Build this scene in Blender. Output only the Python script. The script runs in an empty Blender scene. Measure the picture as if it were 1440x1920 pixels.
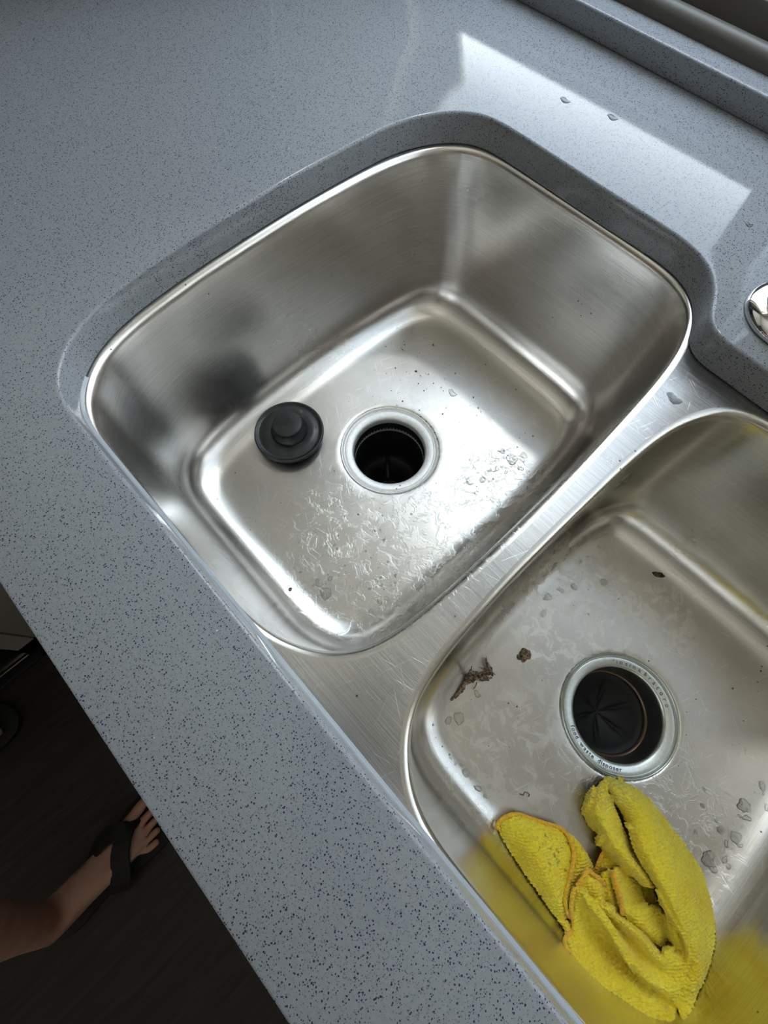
import bpy, bmesh, math, random
from mathutils import Vector, Matrix, noise

random.seed(7)
S = bpy.context.scene
COL = S.collection

# ------------------------------------------------------------------ camera
ZC = 0.90            # worktop height
ZD = 0.873           # steel deck under the worktop
ZL, ZR = 0.684, 0.6765   # drain levels of the two bowls
cam_data = bpy.data.cameras.new('camera')
cam = bpy.data.objects.new('camera', cam_data)
COL.objects.link(cam)
S.camera = cam
cam_data.sensor_fit = 'VERTICAL'
cam_data.sensor_height = 36.0
cam_data.sensor_width = 27.0
cam_data.lens = 865.568 / 1920 * 36.0
cam_data.clip_start = 0.01
right = Vector((0.6837561643, 0.7297005322, 0.0038263659))
down = Vector((0.6844345514, -0.6395043424, -0.3501193238))
fwd = Vector((-0.2530352793, 0.2420151430, -0.9366972926))
cam.matrix_world = Matrix(((right.x, -down.x, -fwd.x, 0.0),
                           (right.y, -down.y, -fwd.y, 0.0),
                           (right.z, -down.z, -fwd.z, 1.17),
                           (0, 0, 0, 1)))

# ------------------------------------------------------------------ light and exposure
W = bpy.data.worlds.new('sky')
S.world = W
W.use_nodes = True
wn = W.node_tree
bg = wn.nodes['Background']
# bright hazy sky above the horizon, sunlit ground below it
tc = wn.nodes.new('ShaderNodeTexCoord')
sp_ = wn.nodes.new('ShaderNodeSeparateXYZ')
wn.links.new(tc.outputs['Generated'], sp_.inputs[0])
rp = wn.nodes.new('ShaderNodeValToRGB')
mr = wn.nodes.new('ShaderNodeMapRange')
mr.inputs['From Min'].default_value = -1.0
mr.inputs['From Max'].default_value = 1.0
wn.links.new(sp_.outputs[2], mr.inputs[0])
wn.links.new(mr.outputs[0], rp.inputs[0])
el = rp.color_ramp.elements
el[0].position, el[0].color = 0.0, (0.88, 0.84, 0.76, 1)
el[1].position, el[1].color = 1.0, (0.30, 0.36, 0.46, 1)
for q_, c_ in ((0.40, (1.0, 0.96, 0.88, 1)), (0.50, (0.72, 0.72, 0.71, 1)), (0.70, (0.52, 0.55, 0.60, 1)), (0.84, (0.34, 0.39, 0.46, 1))):
    e_ = el.new(q_); e_.color = c_
wn.links.new(rp.outputs[0], bg.inputs[0])
bg.inputs[1].default_value = 6.0

# brighter haze round the veiled sun, high up in front of the window
dt = wn.nodes.new('ShaderNodeVectorMath'); dt.operation = 'DOT_PRODUCT'
wn.links.new(tc.outputs['Generated'], dt.inputs[0])
dt.inputs[1].default_value = Vector((-0.22, 0.46, 1.0)).normalized()
hz = wn.nodes.new('ShaderNodeMapRange'); hz.interpolation_type = 'SMOOTHSTEP'
wn.links.new(dt.outputs['Value'], hz.inputs[0])
hz.inputs['From Min'].default_value = math.cos(math.radians(13))
hz.inputs['From Max'].default_value = math.cos(math.radians(3))
hz.inputs['To Min'].default_value = 1.0
hz.inputs['To Max'].default_value = 1.0
vm = wn.nodes.new('ShaderNodeVectorMath'); vm.operation = 'SCALE'
wn.links.new(rp.outputs[0], vm.inputs[0]); wn.links.new(hz.outputs[0], vm.inputs['Scale'])
wn.links.new(vm.outputs[0], bg.inputs[0])
sun = bpy.data.lights.new('sun', 'SUN')
sun.energy = 0.13
sun.angle = math.radians(2.6)
sun.color = (1.0, 0.98, 0.95)
suno = bpy.data.objects.new('sun', sun)
COL.objects.link(suno)
suno.rotation_euler = Vector((0.18, -0.50, -1.0)).to_track_quat('-Z', 'Y').to_euler()
suno.location = (-0.6, 2.0, 4)
W.cycles.sampling_method = 'MANUAL'
W.cycles.sample_map_resolution = 512

# portal in the clear part of the window (guides the sky light, adds none)
pl = bpy.data.lights.new('window_portal', 'AREA')
pl.shape = 'RECTANGLE'
pl.size, pl.size_y = 1.80, 1.10
pl.cycles.is_portal = True
po = bpy.data.objects.new('window_portal', pl)
COL.objects.link(po)
po.location = (0.355, 0.718, 1.51)
po.rotation_euler = (math.radians(-90), 0, 0)

pl2 = bpy.data.lights.new('fill_door_portal', 'AREA')  # portal for the added door that fills the room with light
pl2.shape = 'RECTANGLE'
pl2.size, pl2.size_y = 2.1, 2.15
pl2.cycles.is_portal = True
po2 = bpy.data.objects.new('fill_door_portal', pl2)
COL.objects.link(po2)
po2.location = (0.95, -2.69, 1.075)
po2.rotation_euler = (math.radians(90), 0, 0)

S.view_settings.view_transform = 'Standard'
S.view_settings.look = 'None'
S.view_settings.gamma = 1.0
S.view_settings.use_curve_mapping = False
S.view_settings.exposure = 1.14

# ------------------------------------------------------------------ helpers
def link(name, bm_or_me, mat, parent=None, smooth=True, angle=None):
    if isinstance(bm_or_me, bmesh.types.BMesh):
        me = bpy.data.meshes.new(name)
        bm_or_me.normal_update()
        bm_or_me.to_mesh(me)
        bm_or_me.free()
    else:
        me = bm_or_me
    me.name = name
    o = bpy.data.objects.new(name, me)
    COL.objects.link(o)
    if mat is not None:
        me.materials.clear()
        me.materials.append(mat)
    if smooth:
        me.polygons.foreach_set('use_smooth', [True] * len(me.polygons))
        if angle is not None:
            me.set_sharp_from_angle(angle=math.radians(angle))
    if parent is not None:
        o.parent = parent
        o.matrix_parent_inverse = Matrix.Translation(parent['origin']).inverted() if 'origin' in parent else Matrix()
    return o

def empty(name, loc):
    o = bpy.data.objects.new(name, None)
    COL.objects.link(o)
    o.location = loc
    o['origin'] = list(loc)
    o.empty_display_size = 0.05
    return o

def tag(o, label, cat, group=None, kind=None):
    o['label'] = label
    o['category'] = cat
    if group:
        o['group'] = group
    if kind:
        o['kind'] = kind
    return o

def box(bm, x0, y0, z0, x1, y1, z1, bev=0.0, seg=2):
    r = bmesh.ops.create_cube(bm, size=1.0)
    M = Matrix.Translation(((x0 + x1) / 2, (y0 + y1) / 2, (z0 + z1) / 2)) @ Matrix.Diagonal((x1 - x0, y1 - y0, z1 - z0, 1))
    bmesh.ops.transform(bm, matrix=M, verts=r['verts'])
    if bev > 0:
        es = list({e for v in r['verts'] for e in v.link_edges})
        bmesh.ops.bevel(bm, geom=es, offset=bev, segments=seg, affect='EDGES', profile=0.5)

def catmull(pts, n, closed=False):
    """n samples per segment through the points"""
    P = [Vector(p) for p in pts]
    N = len(P)
    out = []
    segs = N if closed else N - 1
    for i in range(segs):
        if closed:
            p0, p1, p2, p3 = P[(i - 1) % N], P[i], P[(i + 1) % N], P[(i + 2) % N]
        else:
            p1, p2 = P[i], P[i + 1]
            p0 = P[i - 1] if i > 0 else p1 * 2 - p2
            p3 = P[i + 2] if i + 2 < N else p2 * 2 - p1
        for k in range(n):
            t = k / n
            out.append(0.5 * ((2 * p1) + (p2 - p0) * t + (2 * p0 - 5 * p1 + 4 * p2 - p3) * t * t + (3 * p1 - p0 - 3 * p2 + p3) * t ** 3))
    if not closed:
        out.append(P[-1].copy())
    return out

def resample(P, m):
    """closed polyline to m evenly spaced points"""
    L = [0.0]
    N = len(P)
    for i in range(N):
        L.append(L[-1] + (P[(i + 1) % N] - P[i]).length)
    out, j = [], 0
    for k in range(m):
        s = L[-1] * k / m
        while L[j + 1] < s:
            j += 1
        t = (s - L[j]) / max(L[j + 1] - L[j], 1e-9)
        out.append(P[j].lerp(P[(j + 1) % N], t))
    return out

def smooth_closed(P, it):
    for _ in range(it):
        n = len(P)
        P = [(P[i - 1] + P[i] * 2 + P[(i + 1) % n]) / 4 for i in range(n)]
    return P

def outline(pts, m, it=6):
    P = catmull([(x, y, 0) for x, y in pts], 8, True)
    P = smooth_closed(resample(P, m), it)
    a = sum(P[i].x * P[(i + 1) % m].y - P[(i + 1) % m].x * P[i].y for i in range(m))
    if a < 0:
        P.reverse()
    return P                                    # counter-clockwise

def offset(P, d):
    """move each point inwards by d (negative: outwards)"""
    n = len(P)
    out = []
    for i in range(n):
        t = P[(i + 1) % n] - P[i - 1]
        nn = Vector((-t.y, t.x, 0)).normalized()
        out.append(P[i] + nn * d)
    return out

def ring_verts(bm, P, z):
    return [bm.verts.new((p.x, p.y, z if not callable(z) else z(p))) for p in P]

def bridge(bm, A, B, flip=False):
    n = len(A)
    for i in range(n):
        j = (i + 1) % n
        f = (A[i], A[j], B[j], B[i])
        bm.faces.new(f[::-1] if flip else f)

def lathe(bm, profile, cx, cy, seg=96, cap_first=False, cap_last=False, flip=False):
    rings = []
    for r, z in profile:
        rings.append([bm.verts.new((cx + r * math.cos(2 * math.pi * i / seg), cy + r * math.sin(2 * math.pi * i / seg), z)) for i in range(seg)])
    for a, b in zip(rings, rings[1:]):
        bridge(bm, a, b, flip)
    if cap_first:
        bm.faces.new(rings[0] if flip else rings[0][::-1])
    if cap_last:
        bm.faces.new(rings[-1][::-1] if flip else rings[-1])
    return rings

def tube(bm, pts, rad, seg=10, cap=True):
    """round bar along points; rad a number or a list"""
    n = len(pts)
    R = rad if isinstance(rad, (list, tuple)) else [rad] * n
    rings = []
    up = Vector((0, 0, 1))
    prev = None
    for i in range(n):
        t = (Vector(pts[min(i + 1, n - 1)]) - Vector(pts[max(i - 1, 0)])).normalized()
        if prev is None:
            a = t.cross(up)
            if a.length < 0.1:
                a = t.cross(Vector((1, 0, 0)))
        else:
            a = prev - t * prev.dot(t)
        a.normalize()
        prev = a
        b = t.cross(a)
        rings.append([bm.verts.new(Vector(pts[i]) + (a * math.cos(2 * math.pi * k / seg) + b * math.sin(2 * math.pi * k / seg)) * R[i]) for k in range(seg)])
    for p, q in zip(rings, rings[1:]):
        bridge(bm, p, q)
    if cap:
        bm.faces.new(rings[0][::-1])
        bm.faces.new(rings[-1])

# ------------------------------------------------------------------ materials
def mat(name, color=(0.5, 0.5, 0.5), rough=0.5, metal=0.0, **kw):
    m = bpy.data.materials.new(name)
    m.use_nodes = True
    b = m.node_tree.nodes['Principled BSDF']
    b.inputs['Base Color'].default_value = (*color, 1)
    b.inputs['Roughness'].default_value = rough
    b.inputs['Metallic'].default_value = metal
    for k, v in kw.items():
        b.inputs[k].default_value = v
    return m

class G:
    """small node-graph helper"""
    def __init__(s, m):
        s.m, s.t = m, m.node_tree
        s.b = s.t.nodes['Principled BSDF']
        s.pos = s.t.nodes.new('ShaderNodeNewGeometry').outputs['Position']
    def n(s, kind, **kw):
        x = s.t.nodes.new(kind)
        for k, v in kw.items():
            setattr(x, k, v)
        return x
    def put(s, sock, v):
        if isinstance(v, (int, float)):
            sock.default_value = v
        elif isinstance(v, tuple):
            sock.default_value = v if len(v) != 3 or len(sock.default_value) == 3 else (*v, 1)
        else:
            s.t.links.new(v, sock)
    def scale(s, v, sc):
        x = s.n('ShaderNodeVectorMath', operation='MULTIPLY')
        s.put(x.inputs[0], v); x.inputs[1].default_value = sc
        return x.outputs[0]
    def noise(s, sc, scale=(1, 1, 1), det=2.0, rough=0.5, vec=None, dist=0.0):
        x = s.n('ShaderNodeTexNoise')
        s.put(x.inputs['Vector'], s.scale(vec or s.pos, scale))
        x.inputs['Scale'].default_value = sc
        x.inputs['Detail'].default_value = det
        x.inputs['Roughness'].default_value = rough
        x.inputs['Distortion'].default_value = dist
        return x.outputs['Fac']
    def voro(s, sc, feature='F1', scale=(1, 1, 1), out='Distance', rnd=1.0):
        x = s.n('ShaderNodeTexVoronoi', feature=feature)
        s.put(x.inputs['Vector'], s.scale(s.pos, scale))
        x.inputs['Scale'].default_value = sc
        x.inputs['Randomness'].default_value = rnd
        return x.outputs[out]
    def map(s, v, a, b, c=0.0, d=1.0, smooth=False):
        x = s.n('ShaderNodeMapRange')
        if smooth:
            x.interpolation_type = 'SMOOTHSTEP'
        s.put(x.inputs['Value'], v)
        for k, q in zip(('From Min', 'From Max', 'To Min', 'To Max'), (a, b, c, d)):
            x.inputs[k].default_value = q
        return x.outputs[0]
    def math(s, op, a, b=0.0, c=0.0):
        x = s.n('ShaderNodeMath', operation=op)
        s.put(x.inputs[0], a); s.put(x.inputs[1], b); s.put(x.inputs[2], c)
        return x.outputs[0]
    def mix(s, f, a, b):
        x = s.n('ShaderNodeMix', data_type='RGBA')
        s.put(x.inputs[0], f)
        s.put(x.inputs[6], a if not isinstance(a, tuple) else (*a, 1))
        s.put(x.inputs[7], b if not isinstance(b, tuple) else (*b, 1))
        return x.outputs[2]
    def fmix(s, f, a, b):
        x = s.n('ShaderNodeMix')
        s.put(x.inputs[0], f); s.put(x.inputs[2], a); s.put(x.inputs[3], b)
        return x.outputs[0]
    def blob(s, cx, cy, r0, r1, wob=0.0, nsc=40):
        """1 inside a soft round area of the plan"""
        x = s.n('ShaderNodeVectorMath', operation='DISTANCE')
        s.put(x.inputs[0], s.scale(s.pos, (1, 1, 0)))
        x.inputs[1].default_value = (cx, cy, 0)
        d = x.outputs['Value']
        if wob:
            d = s.math('ADD', d, s.math('MULTIPLY', s.math('SUBTRACT', s.noise(nsc, det=4), 0.5), wob))
        return s.map(d, r0, r1, 1.0, 0.0, True)
    def bump(s, h, strength=0.3, dist=0.001, normal=None):
        x = s.n('ShaderNodeBump')
        x.inputs['Strength'].default_value = strength
        x.inputs['Distance'].default_value = dist
        s.put(x.inputs['Height'], h)
        if normal is not None:
            s.put(x.inputs['Normal'], normal)
        s.put(s.b.inputs['Normal'], x.outputs[0])
        return x.outputs[0]

# grey engineered stone with dark flecks
stone = mat('grey_speckled_stone', (0.2, 0.22, 0.24), 0.38)
g = G(stone)
base = g.mix(g.noise(420, det=3), (0.225, 0.243, 0.264), (0.300, 0.318, 0.340))
def flecks(sc, keep, r0, r1):
    v = g.n('ShaderNodeTexVoronoi')
    nz = g.n('ShaderNodeTexNoise'); g.put(nz.inputs['Vector'], g.pos); nz.inputs['Scale'].default_value = sc * 1.6
    ad = g.n('ShaderNodeVectorMath', operation='ADD'); g.put(ad.inputs[0], g.pos); g.put(ad.inputs[1], g.scale(nz.outputs['Color'], (.55 / sc, .55 / sc, 0)))
    g.put(v.inputs['Vector'], ad.outputs[0])
    v.inputs['Scale'].default_value = sc
    sp3 = g.n('ShaderNodeSeparateColor'); g.put(sp3.inputs[0], v.outputs['Color'])
    thr = g.map(sp3.outputs[0], 0, 1, r0, r1)
    ins = g.map(g.math('SUBTRACT', thr, v.outputs['Distance']), -0.02, 0.05)
    return g.math('MULTIPLY', ins, g.map(sp3.outputs[1], keep - .02, keep + .02, 1.0, 0.0))
base = g.mix(g.math('MULTIPLY', flecks(760, 0.80, 0.10, 0.40), 0.95), base, (0.016, 0.022, 0.062))
base = g.mix(g.math('MULTIPLY', flecks(1250, 0.6, 0.12, 0.42), 0.65), base, (0.045, 0.058, 0.115))
wsp = g.map(g.voro(34), 0.012, 0.02, 1.0, 0.0)
base = g.mix(wsp, base, (0.8, 0.82, 0.85))
g.put(g.b.inputs['Base Color'], base)
g.put(g.b.inputs['Roughness'], g.map(g.noise(9, det=4), 0.3, 0.7, 0.055, 0.085))
g.bump(g.noise(700, det=2), 0.05, 0.0004)
g.b.inputs['IOR'].default_value = 1.37

def steel(name, brush, worn=0.3, film=None, tone=(0.75, 0.73, 0.695), cut=0.26, con=1.0):
    m = mat(name, tone, 0.3, 1.0)
    g = G(m)
    h = g.noise(1.0, brush, det=3, rough=0.7)
    h2 = g.noise(1.0, (brush[0] * 3.1, brush[1] * 3.1, brush[2] * 3.1), det=2)
    hair = g.math('ADD', g.math('MULTIPLY', h, 0.6), g.math('MULTIPLY', h2, 0.4))
    col = g.mix(g.map(hair, 0.3, 0.7), tuple(c * (1 - 0.14 * con) for c in tone), tuple(min(1, c * (1 + 0.12 * con)) for c in tone))
    big = g.noise(14, det=5, rough=0.6)
    rough = g.map(big, 0.3, 0.7, worn - 0.02, worn + 0.03)
    if film:                         # scoured floors are rougher; their colour is darkened to offset too bright light
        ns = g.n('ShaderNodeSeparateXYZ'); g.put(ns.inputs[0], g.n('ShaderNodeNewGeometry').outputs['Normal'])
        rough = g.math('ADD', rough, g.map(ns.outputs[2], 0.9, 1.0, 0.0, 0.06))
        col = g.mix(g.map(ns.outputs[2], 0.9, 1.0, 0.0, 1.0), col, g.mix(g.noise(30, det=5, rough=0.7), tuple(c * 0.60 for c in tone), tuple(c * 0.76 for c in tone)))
    # thin random scratches
    def hairs(ang, thr, amt):
        rt = g.n('ShaderNodeVectorRotate'); rt.rotation_type = 'Z_AXIS'
        g.put(rt.inputs['Vector'], g.pos); rt.inputs['Angle'].default_value = ang
        f_ = g.noise(1.0, (850, 30, 30), det=1, dist=0.25, vec=rt.outputs[0])
        return g.math('MULTIPLY', g.map(f_, thr, thr + .04), amt)
    sc = g.math('MAXIMUM', hairs(0.35, 0.71, 0.30), hairs(1.25, 0.72, 0.28))
    sc2 = g.math('MAXIMUM', hairs(2.1, 0.71, 0.30), hairs(2.8, 0.73, 0.26))
    scr = g.math('MAXIMUM', sc, sc2)
    col = g.mix(scr, col, (0.85, 0.84, 0.82))
    # dark grit specks
    sp = g.math('MULTIPLY', g.map(g.voro(95), 0.055, 0.10, 1.0, 0.0), g.map(g.noise(18, det=2), 0.56, 0.62))
    col = g.mix(g.math('MULTIPLY', sp, 0.85), col, (0.05, 0.04, 0.03))
    height = g.math('ADD', g.math('MULTIPLY', hair, 0.5), g.math('MULTIPLY', scr, -0.4))
    if film:
        for (cx, cy, r0, r1, amt, kind) in film:
            a = g.blob(cx, cy, r0, r1, 0.03)
            pat = g.map(g.noise(60, det=6, rough=0.66, dist=0.9), 0.50, 0.55)
            fm = g.math('MULTIPLY', g.math('MULTIPLY', a, pat), amt)
            if kind == 'wet':
                rough = g.fmix(fm, rough, 0.30)
                height = g.math('ADD', height, g.math('MULTIPLY', fm, 0.8))
            else:
                rough = g.fmix(fm, rough, 0.48)
                col = g.mix(g.math('MULTIPLY', fm, 0.8), col, (0.74, 0.73, 0.68))
    g.put(g.b.inputs['Base Color'], col)
    g.put(g.b.inputs['Roughness'], rough)
    g.bump(height, cut, 0.0006)
    return m

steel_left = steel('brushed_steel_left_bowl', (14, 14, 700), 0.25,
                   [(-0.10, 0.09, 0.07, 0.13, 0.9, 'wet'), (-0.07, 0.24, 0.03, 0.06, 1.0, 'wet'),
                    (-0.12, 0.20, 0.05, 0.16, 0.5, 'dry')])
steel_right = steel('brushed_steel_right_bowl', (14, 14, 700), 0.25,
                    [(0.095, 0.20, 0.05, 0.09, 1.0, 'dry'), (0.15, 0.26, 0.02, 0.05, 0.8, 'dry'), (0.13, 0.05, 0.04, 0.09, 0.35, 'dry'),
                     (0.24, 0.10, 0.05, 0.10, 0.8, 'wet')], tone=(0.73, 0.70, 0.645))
steel_deck = steel('brushed_steel_deck', (9, 900, 900), 0.27, cut=0.5, con=1.9, tone=(0.54, 0.54, 0.54))
steel_ring = steel('stamped_steel_flange', (300, 300, 300), 0.60, tone=(0.97, 0.96, 0.94))
steel_flange = steel('disposer_flange_steel', (300, 300, 300), 0.30, tone=(0.58, 0.61, 0.585))
chrome = mat('polished_chrome', (0.78, 0.79, 0.80), 0.06, 1.0)
black_rubber = mat('black_rubber', (0.018, 0.019, 0.021), 0.38)
g = G(black_rubber)
c = g.mix(g.map(g.noise(90, det=4), 0.45, 0.75), (0.008, 0.009, 0.010), (0.028, 0.028, 0.028))
c = g.mix(g.math('MULTIPLY', g.blob(-0.2865, 0.1365, 0.001, 0.0035, 0.004, 500), g.map(g.noise(500), 0.45, 0.6)), c, (0.25, 0.17, 0.07))
g.put(g.b.inputs['Base Color'], c)
g.put(g.b.inputs['Roughness'], g.map(g.noise(60, det=3), 0.3, 0.7, 0.3, 0.55))
pit_black = mat('black_drain_plastic', (0.006, 0.006, 0.006), 0.5)
rust_ring = mat('rusty_ring', (0.16, 0.10, 0.07), 0.3, 0.7)
vinyl = mat('window_vinyl', (0.62, 0.60, 0.57), 0.35)
railm = mat('grey_brown_window_track', (0.10, 0.095, 0.085), 0.4)
wallm = mat('painted_wall', (0.78, 0.72, 0.64), 0.8)
g = G(wallm); g.bump(g.noise(180, det=3), 0.1, 0.001)
ceilm = mat('white_ceiling', (0.86, 0.86, 0.84), 0.9)
g = G(ceilm); g.bump(g.noise(120, det=3), 0.1, 0.001)
cabm = mat('grey_beige_cabinet', (0.42, 0.42, 0.385), 0.5)
g = G(cabm); g.bump(g.noise(200, det=2), 0.03, 0.0005)
gap_dark = mat('dark_gap', (0.01, 0.01, 0.01), 0.7)
appliance = mat('black_appliance', (0.012, 0.016, 0.017), 0.2)
trimm = mat('metal_trim_strip', (0.45, 0.40, 0.30), 0.3, 1.0)
kick = mat('dark_kick_panel', (0.03, 0.035, 0.045), 0.45)
silicone = mat('clear_silicone', (0.32, 0.35, 0.38), 0.3)

# dark floor boards
floorm = mat('dark_wood_look_floor', (0.05, 0.042, 0.033), 0.55)
g = G(floorm)
sep = g.n('ShaderNodeSeparateXYZ'); g.put(sep.inputs[0], g.pos)
fx = g.math('DIVIDE', g.math('ADD', sep.outputs[0], 0.264 + 2.9), 0.2895)
col_i = g.math('FLOOR', fx)
fxx = g.math('FRACT', fx)
off = g.math('MULTIPLY', g.math('FRACT', g.math('MULTIPLY', col_i, 0.4142)), 1.2)
fy = g.math('FRACT', g.math('DIVIDE', g.math('ADD', sep.outputs[1], g.math('ADD', off, 10.0)), 1.2))
gx = g.math('MAXIMUM', g.map(fxx, 0.0, 0.006, 1, 0), g.map(fxx, 0.994, 1.0, 0, 1))
gy = g.math('MAXIMUM', g.map(fy, 0.0, 0.0015, 1, 0), g.map(fy, 0.9985, 1.0, 0, 1))
gj = g.math('MAXIMUM', gx, gy)
gr = g.noise(9, (6, 0.6, 1), det=5, dist=1.2)
c = g.mix(g.map(gr, 0.3, 0.7), (0.016, 0.0135, 0.010), (0.034, 0.029, 0.022))
c = g.mix(g.math('MULTIPLY', gj, 0.8), c, (0.008, 0.007, 0.006))
g.put(g.b.inputs['Base Color'], c)
g.bump(g.math('SUBTRACT', gr, gj), 0.2, 0.001)

skin = mat('skin', (0.50, 0.27, 0.19), 0.5)
g = G(skin)
g.put(g.b.inputs['Base Color'], g.mix(g.map(g.noise(22, det=4), 0.35, 0.65), (0.50, 0.27, 0.20), (0.60, 0.35, 0.26)))
g.bump(g.noise(350, det=3), 0.12, 0.0008)
g.b.inputs['Subsurface Weight'].default_value = 0.08
g.b.inputs['Subsurface Radius'].default_value = (0.01, 0.004, 0.002)
shorts_m = mat('dark_fabric', (0.02, 0.022, 0.028), 0.85)
g = G(shorts_m); g.bump(g.noise(400, det=3), 0.3, 0.001)
sandal_m = mat('black_foam', (0.012, 0.012, 0.013), 0.7)
g = G(sandal_m); g.bump(g.noise(300, det=3), 0.2, 0.001)

def terry(name, a, b, soil=True):
    m = mat(name, a, 0.9)
    g = G(m)
    v = g.voro(520, scale=(1, 1, 1.0))
    n = g.noise(650, det=2)
    c = g.mix(g.map(g.noise(45, det=4), 0.35, 0.7), a, b)
    c = g.mix(g.map(v, 0.5, 0.95, 0.0, 0.35), c, tuple(q * 0.6 for q in a))
    if soil:
        d = g.math('MULTIPLY', g.blob(0.199, 0.0925, 0.012, 0.034, 0.02, 90), g.map(g.noise(300, det=5, rough=0.7), 0.44, 0.60))
        d = g.math('MAXIMUM', d, g.math('MULTIPLY', g.blob(0.1955, 0.108, 0.004, 0.022, 0.01, 90), 0.8))
        e = g.math('MULTIPLY', g.blob(0.2, 0.02, 0.01, 0.03, 0.02, 90), g.map(g.noise(260, det=3), 0.58, 0.66))
        c = g.mix(g.math('MULTIPLY', d, 0.55), c, (0.33, 0.30, 0.17))
        c = g.mix(g.math('MULTIPLY', e, 0.7), c, (0.12, 0.11, 0.05))
    g.put(g.b.inputs['Base Color'], c)
    g.b.inputs['Sheen Weight'].default_value = 0.6
    g.b.inputs['Sheen Tint'].default_value = (1, 0.95, 0.5, 1)
    w = g.n('ShaderNodeTexWave'); w.wave_type = 'BANDS'; w.bands_direction = 'X'
    rot = g.n('ShaderNodeVectorRotate'); rot.rotation_type = 'Z_AXIS'; g.put(rot.inputs['Vector'], g.pos); rot.inputs['Angle'].default_value = 0.64
    g.put(w.inputs['Vector'], rot.outputs[0]); w.inputs['Scale'].default_value = 1 / 0.0024 / 2 / 3.14159 * 1.0 * 2.0
    w.inputs['Distortion'].default_value = 2.5; w.inputs['Detail Scale'].default_value = 2.0
    g.bump(g.math('ADD', g.math('ADD', g.math('MULTIPLY', v, -1.0), g.math('MULTIPLY', n, 0.6)), g.math('MULTIPLY', w.outputs['Fac'], 0.5)), 0.8, 0.0012)
    return m
yellow = terry('yellow_terry', (0.95, 0.70, 0.018), (0.96, 0.81, 0.045))
orange = terry('orange_overlock_edge', (0.93, 0.45, 0.015), (0.94, 0.58, 0.02), False)

tinted = bpy.data.materials.new('fill_door_glass')  # pane of the added fill-light door; its tint sets the strength
tinted.use_nodes = True
nt = tinted.node_tree
nt.nodes.clear()
o_ = nt.nodes.new('ShaderNodeOutputMaterial')
tp = nt.nodes.new('ShaderNodeBsdfTransparent'); tp.inputs[0].default_value = (0.11, 0.10, 0.09, 1)
nt.links.new(tp.outputs[0], o_.inputs[0])
screen = bpy.data.materials.new('dimming_screen_sheet')  # even grey see-through sheet that dims the right panes
screen.use_nodes = True
nt = screen.node_tree
nt.nodes.clear()
o_ = nt.nodes.new('ShaderNodeOutputMaterial')
tp = nt.nodes.new('ShaderNodeBsdfTransparent'); tp.inputs[0].default_value = (0.58, 0.58, 0.58, 1)
nt.links.new(tp.outputs[0], o_.inputs[0])

glass = bpy.data.materials.new('clear_window_glass')
glass.use_nodes = True
nt = glass.node_tree
nt.nodes.clear()
o_ = nt.nodes.new('ShaderNodeOutputMaterial')
tp = nt.nodes.new('ShaderNodeBsdfTransparent'); tp.inputs[0].default_value = (0.93, 0.95, 0.94, 1)
gs = nt.nodes.new('ShaderNodeBsdfGlossy'); gs.inputs['Roughness'].default_value = 0.02
mx = nt.nodes.new('ShaderNodeMixShader')
mx.inputs[0].default_value = 0.06; nt.links.new(tp.outputs[0], mx.inputs[1]); nt.links.new(gs.outputs[0], mx.inputs[2]); nt.links.new(mx.outputs[0], o_.inputs[0])

water = bpy.data.materials.new('water')
water.use_nodes = True
nt = water.node_tree
nt.nodes.clear()
o_ = nt.nodes.new('ShaderNodeOutputMaterial')
tp = nt.nodes.new('ShaderNodeBsdfTransparent'); tp.inputs[0].default_value = (0.90, 0.91, 0.91, 1)
lw = nt.nodes.new('ShaderNodeLayerWeight'); lw.inputs[0].default_value = 0.45
rc_ = nt.nodes.new('ShaderNodeMix'); rc_.data_type = 'RGBA'
rc_.inputs[6].default_value = (0.93, 0.94, 0.94, 1); rc_.inputs[7].default_value = (0.30, 0.31, 0.31, 1)  # darker rim tint painted in place of the drops' refraction
nt.links.new(lw.outputs['Facing'], rc_.inputs[0]); nt.links.new(rc_.outputs[2], tp.inputs[0])
gs = nt.nodes.new('ShaderNodeBsdfGlossy'); gs.inputs['Roughness'].default_value = 0.03
fr = nt.nodes.new('ShaderNodeFresnel'); fr.inputs[0].default_value = 1.45
mx = nt.nodes.new('ShaderNodeMixShader')
nt.links.new(fr.outputs[0], mx.inputs[0]); nt.links.new(tp.outputs[0], mx.inputs[1]); nt.links.new(gs.outputs[0], mx.inputs[2]); nt.links.new(mx.outputs[0], o_.inputs[0])
debris_m = mat('brown_food_scrap', (0.10, 0.065, 0.035), 0.45)
g = G(debris_m)
g.put(g.b.inputs['Base Color'], g.mix(g.map(g.noise(420, det=4), 0.4, 0.62), (0.050, 0.030, 0.016), (0.30, 0.20, 0.11)))
g.bump(g.noise(700, det=3), 0.6, 0.001)

# ------------------------------------------------------------------ room shell
def structure(o):
    o['kind'] = 'structure'
    return o
X0, X1, Y0, Y1, H = -1.20, 2.2, -2.6, 0.66, 2.45
WX0, WX1 = -0.541, 1.25     # window opening
WZ0, WZ1 = 0.9215, 2.06
bm = bmesh.new(); box(bm, X0 - .1, Y0 - .1, -0.1, X1 + .1, Y1 + .1, 0.0)
structure(link('floor', bm, floorm, smooth=False))
bm = bmesh.new(); box(bm, X0 - .1, Y0 - .1, H, X1 + .1, Y1 + .1, H + .1)
structure(link('ceiling', bm, ceilm, smooth=False))
bm = bmesh.new(); box(bm, X0 - .1, Y0, 0, X0, Y1 + .12, H)
structure(link('wall_left', bm, mat('dark_grey_wall', (0.12, 0.12, 0.12), 0.6), smooth=False))
bm = bmesh.new(); box(bm, X1, Y0, 0, X1 + .1, Y1 + .12, H)
structure(link('wall_right', bm, wallm, smooth=False))
bm = bmesh.new()
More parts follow.
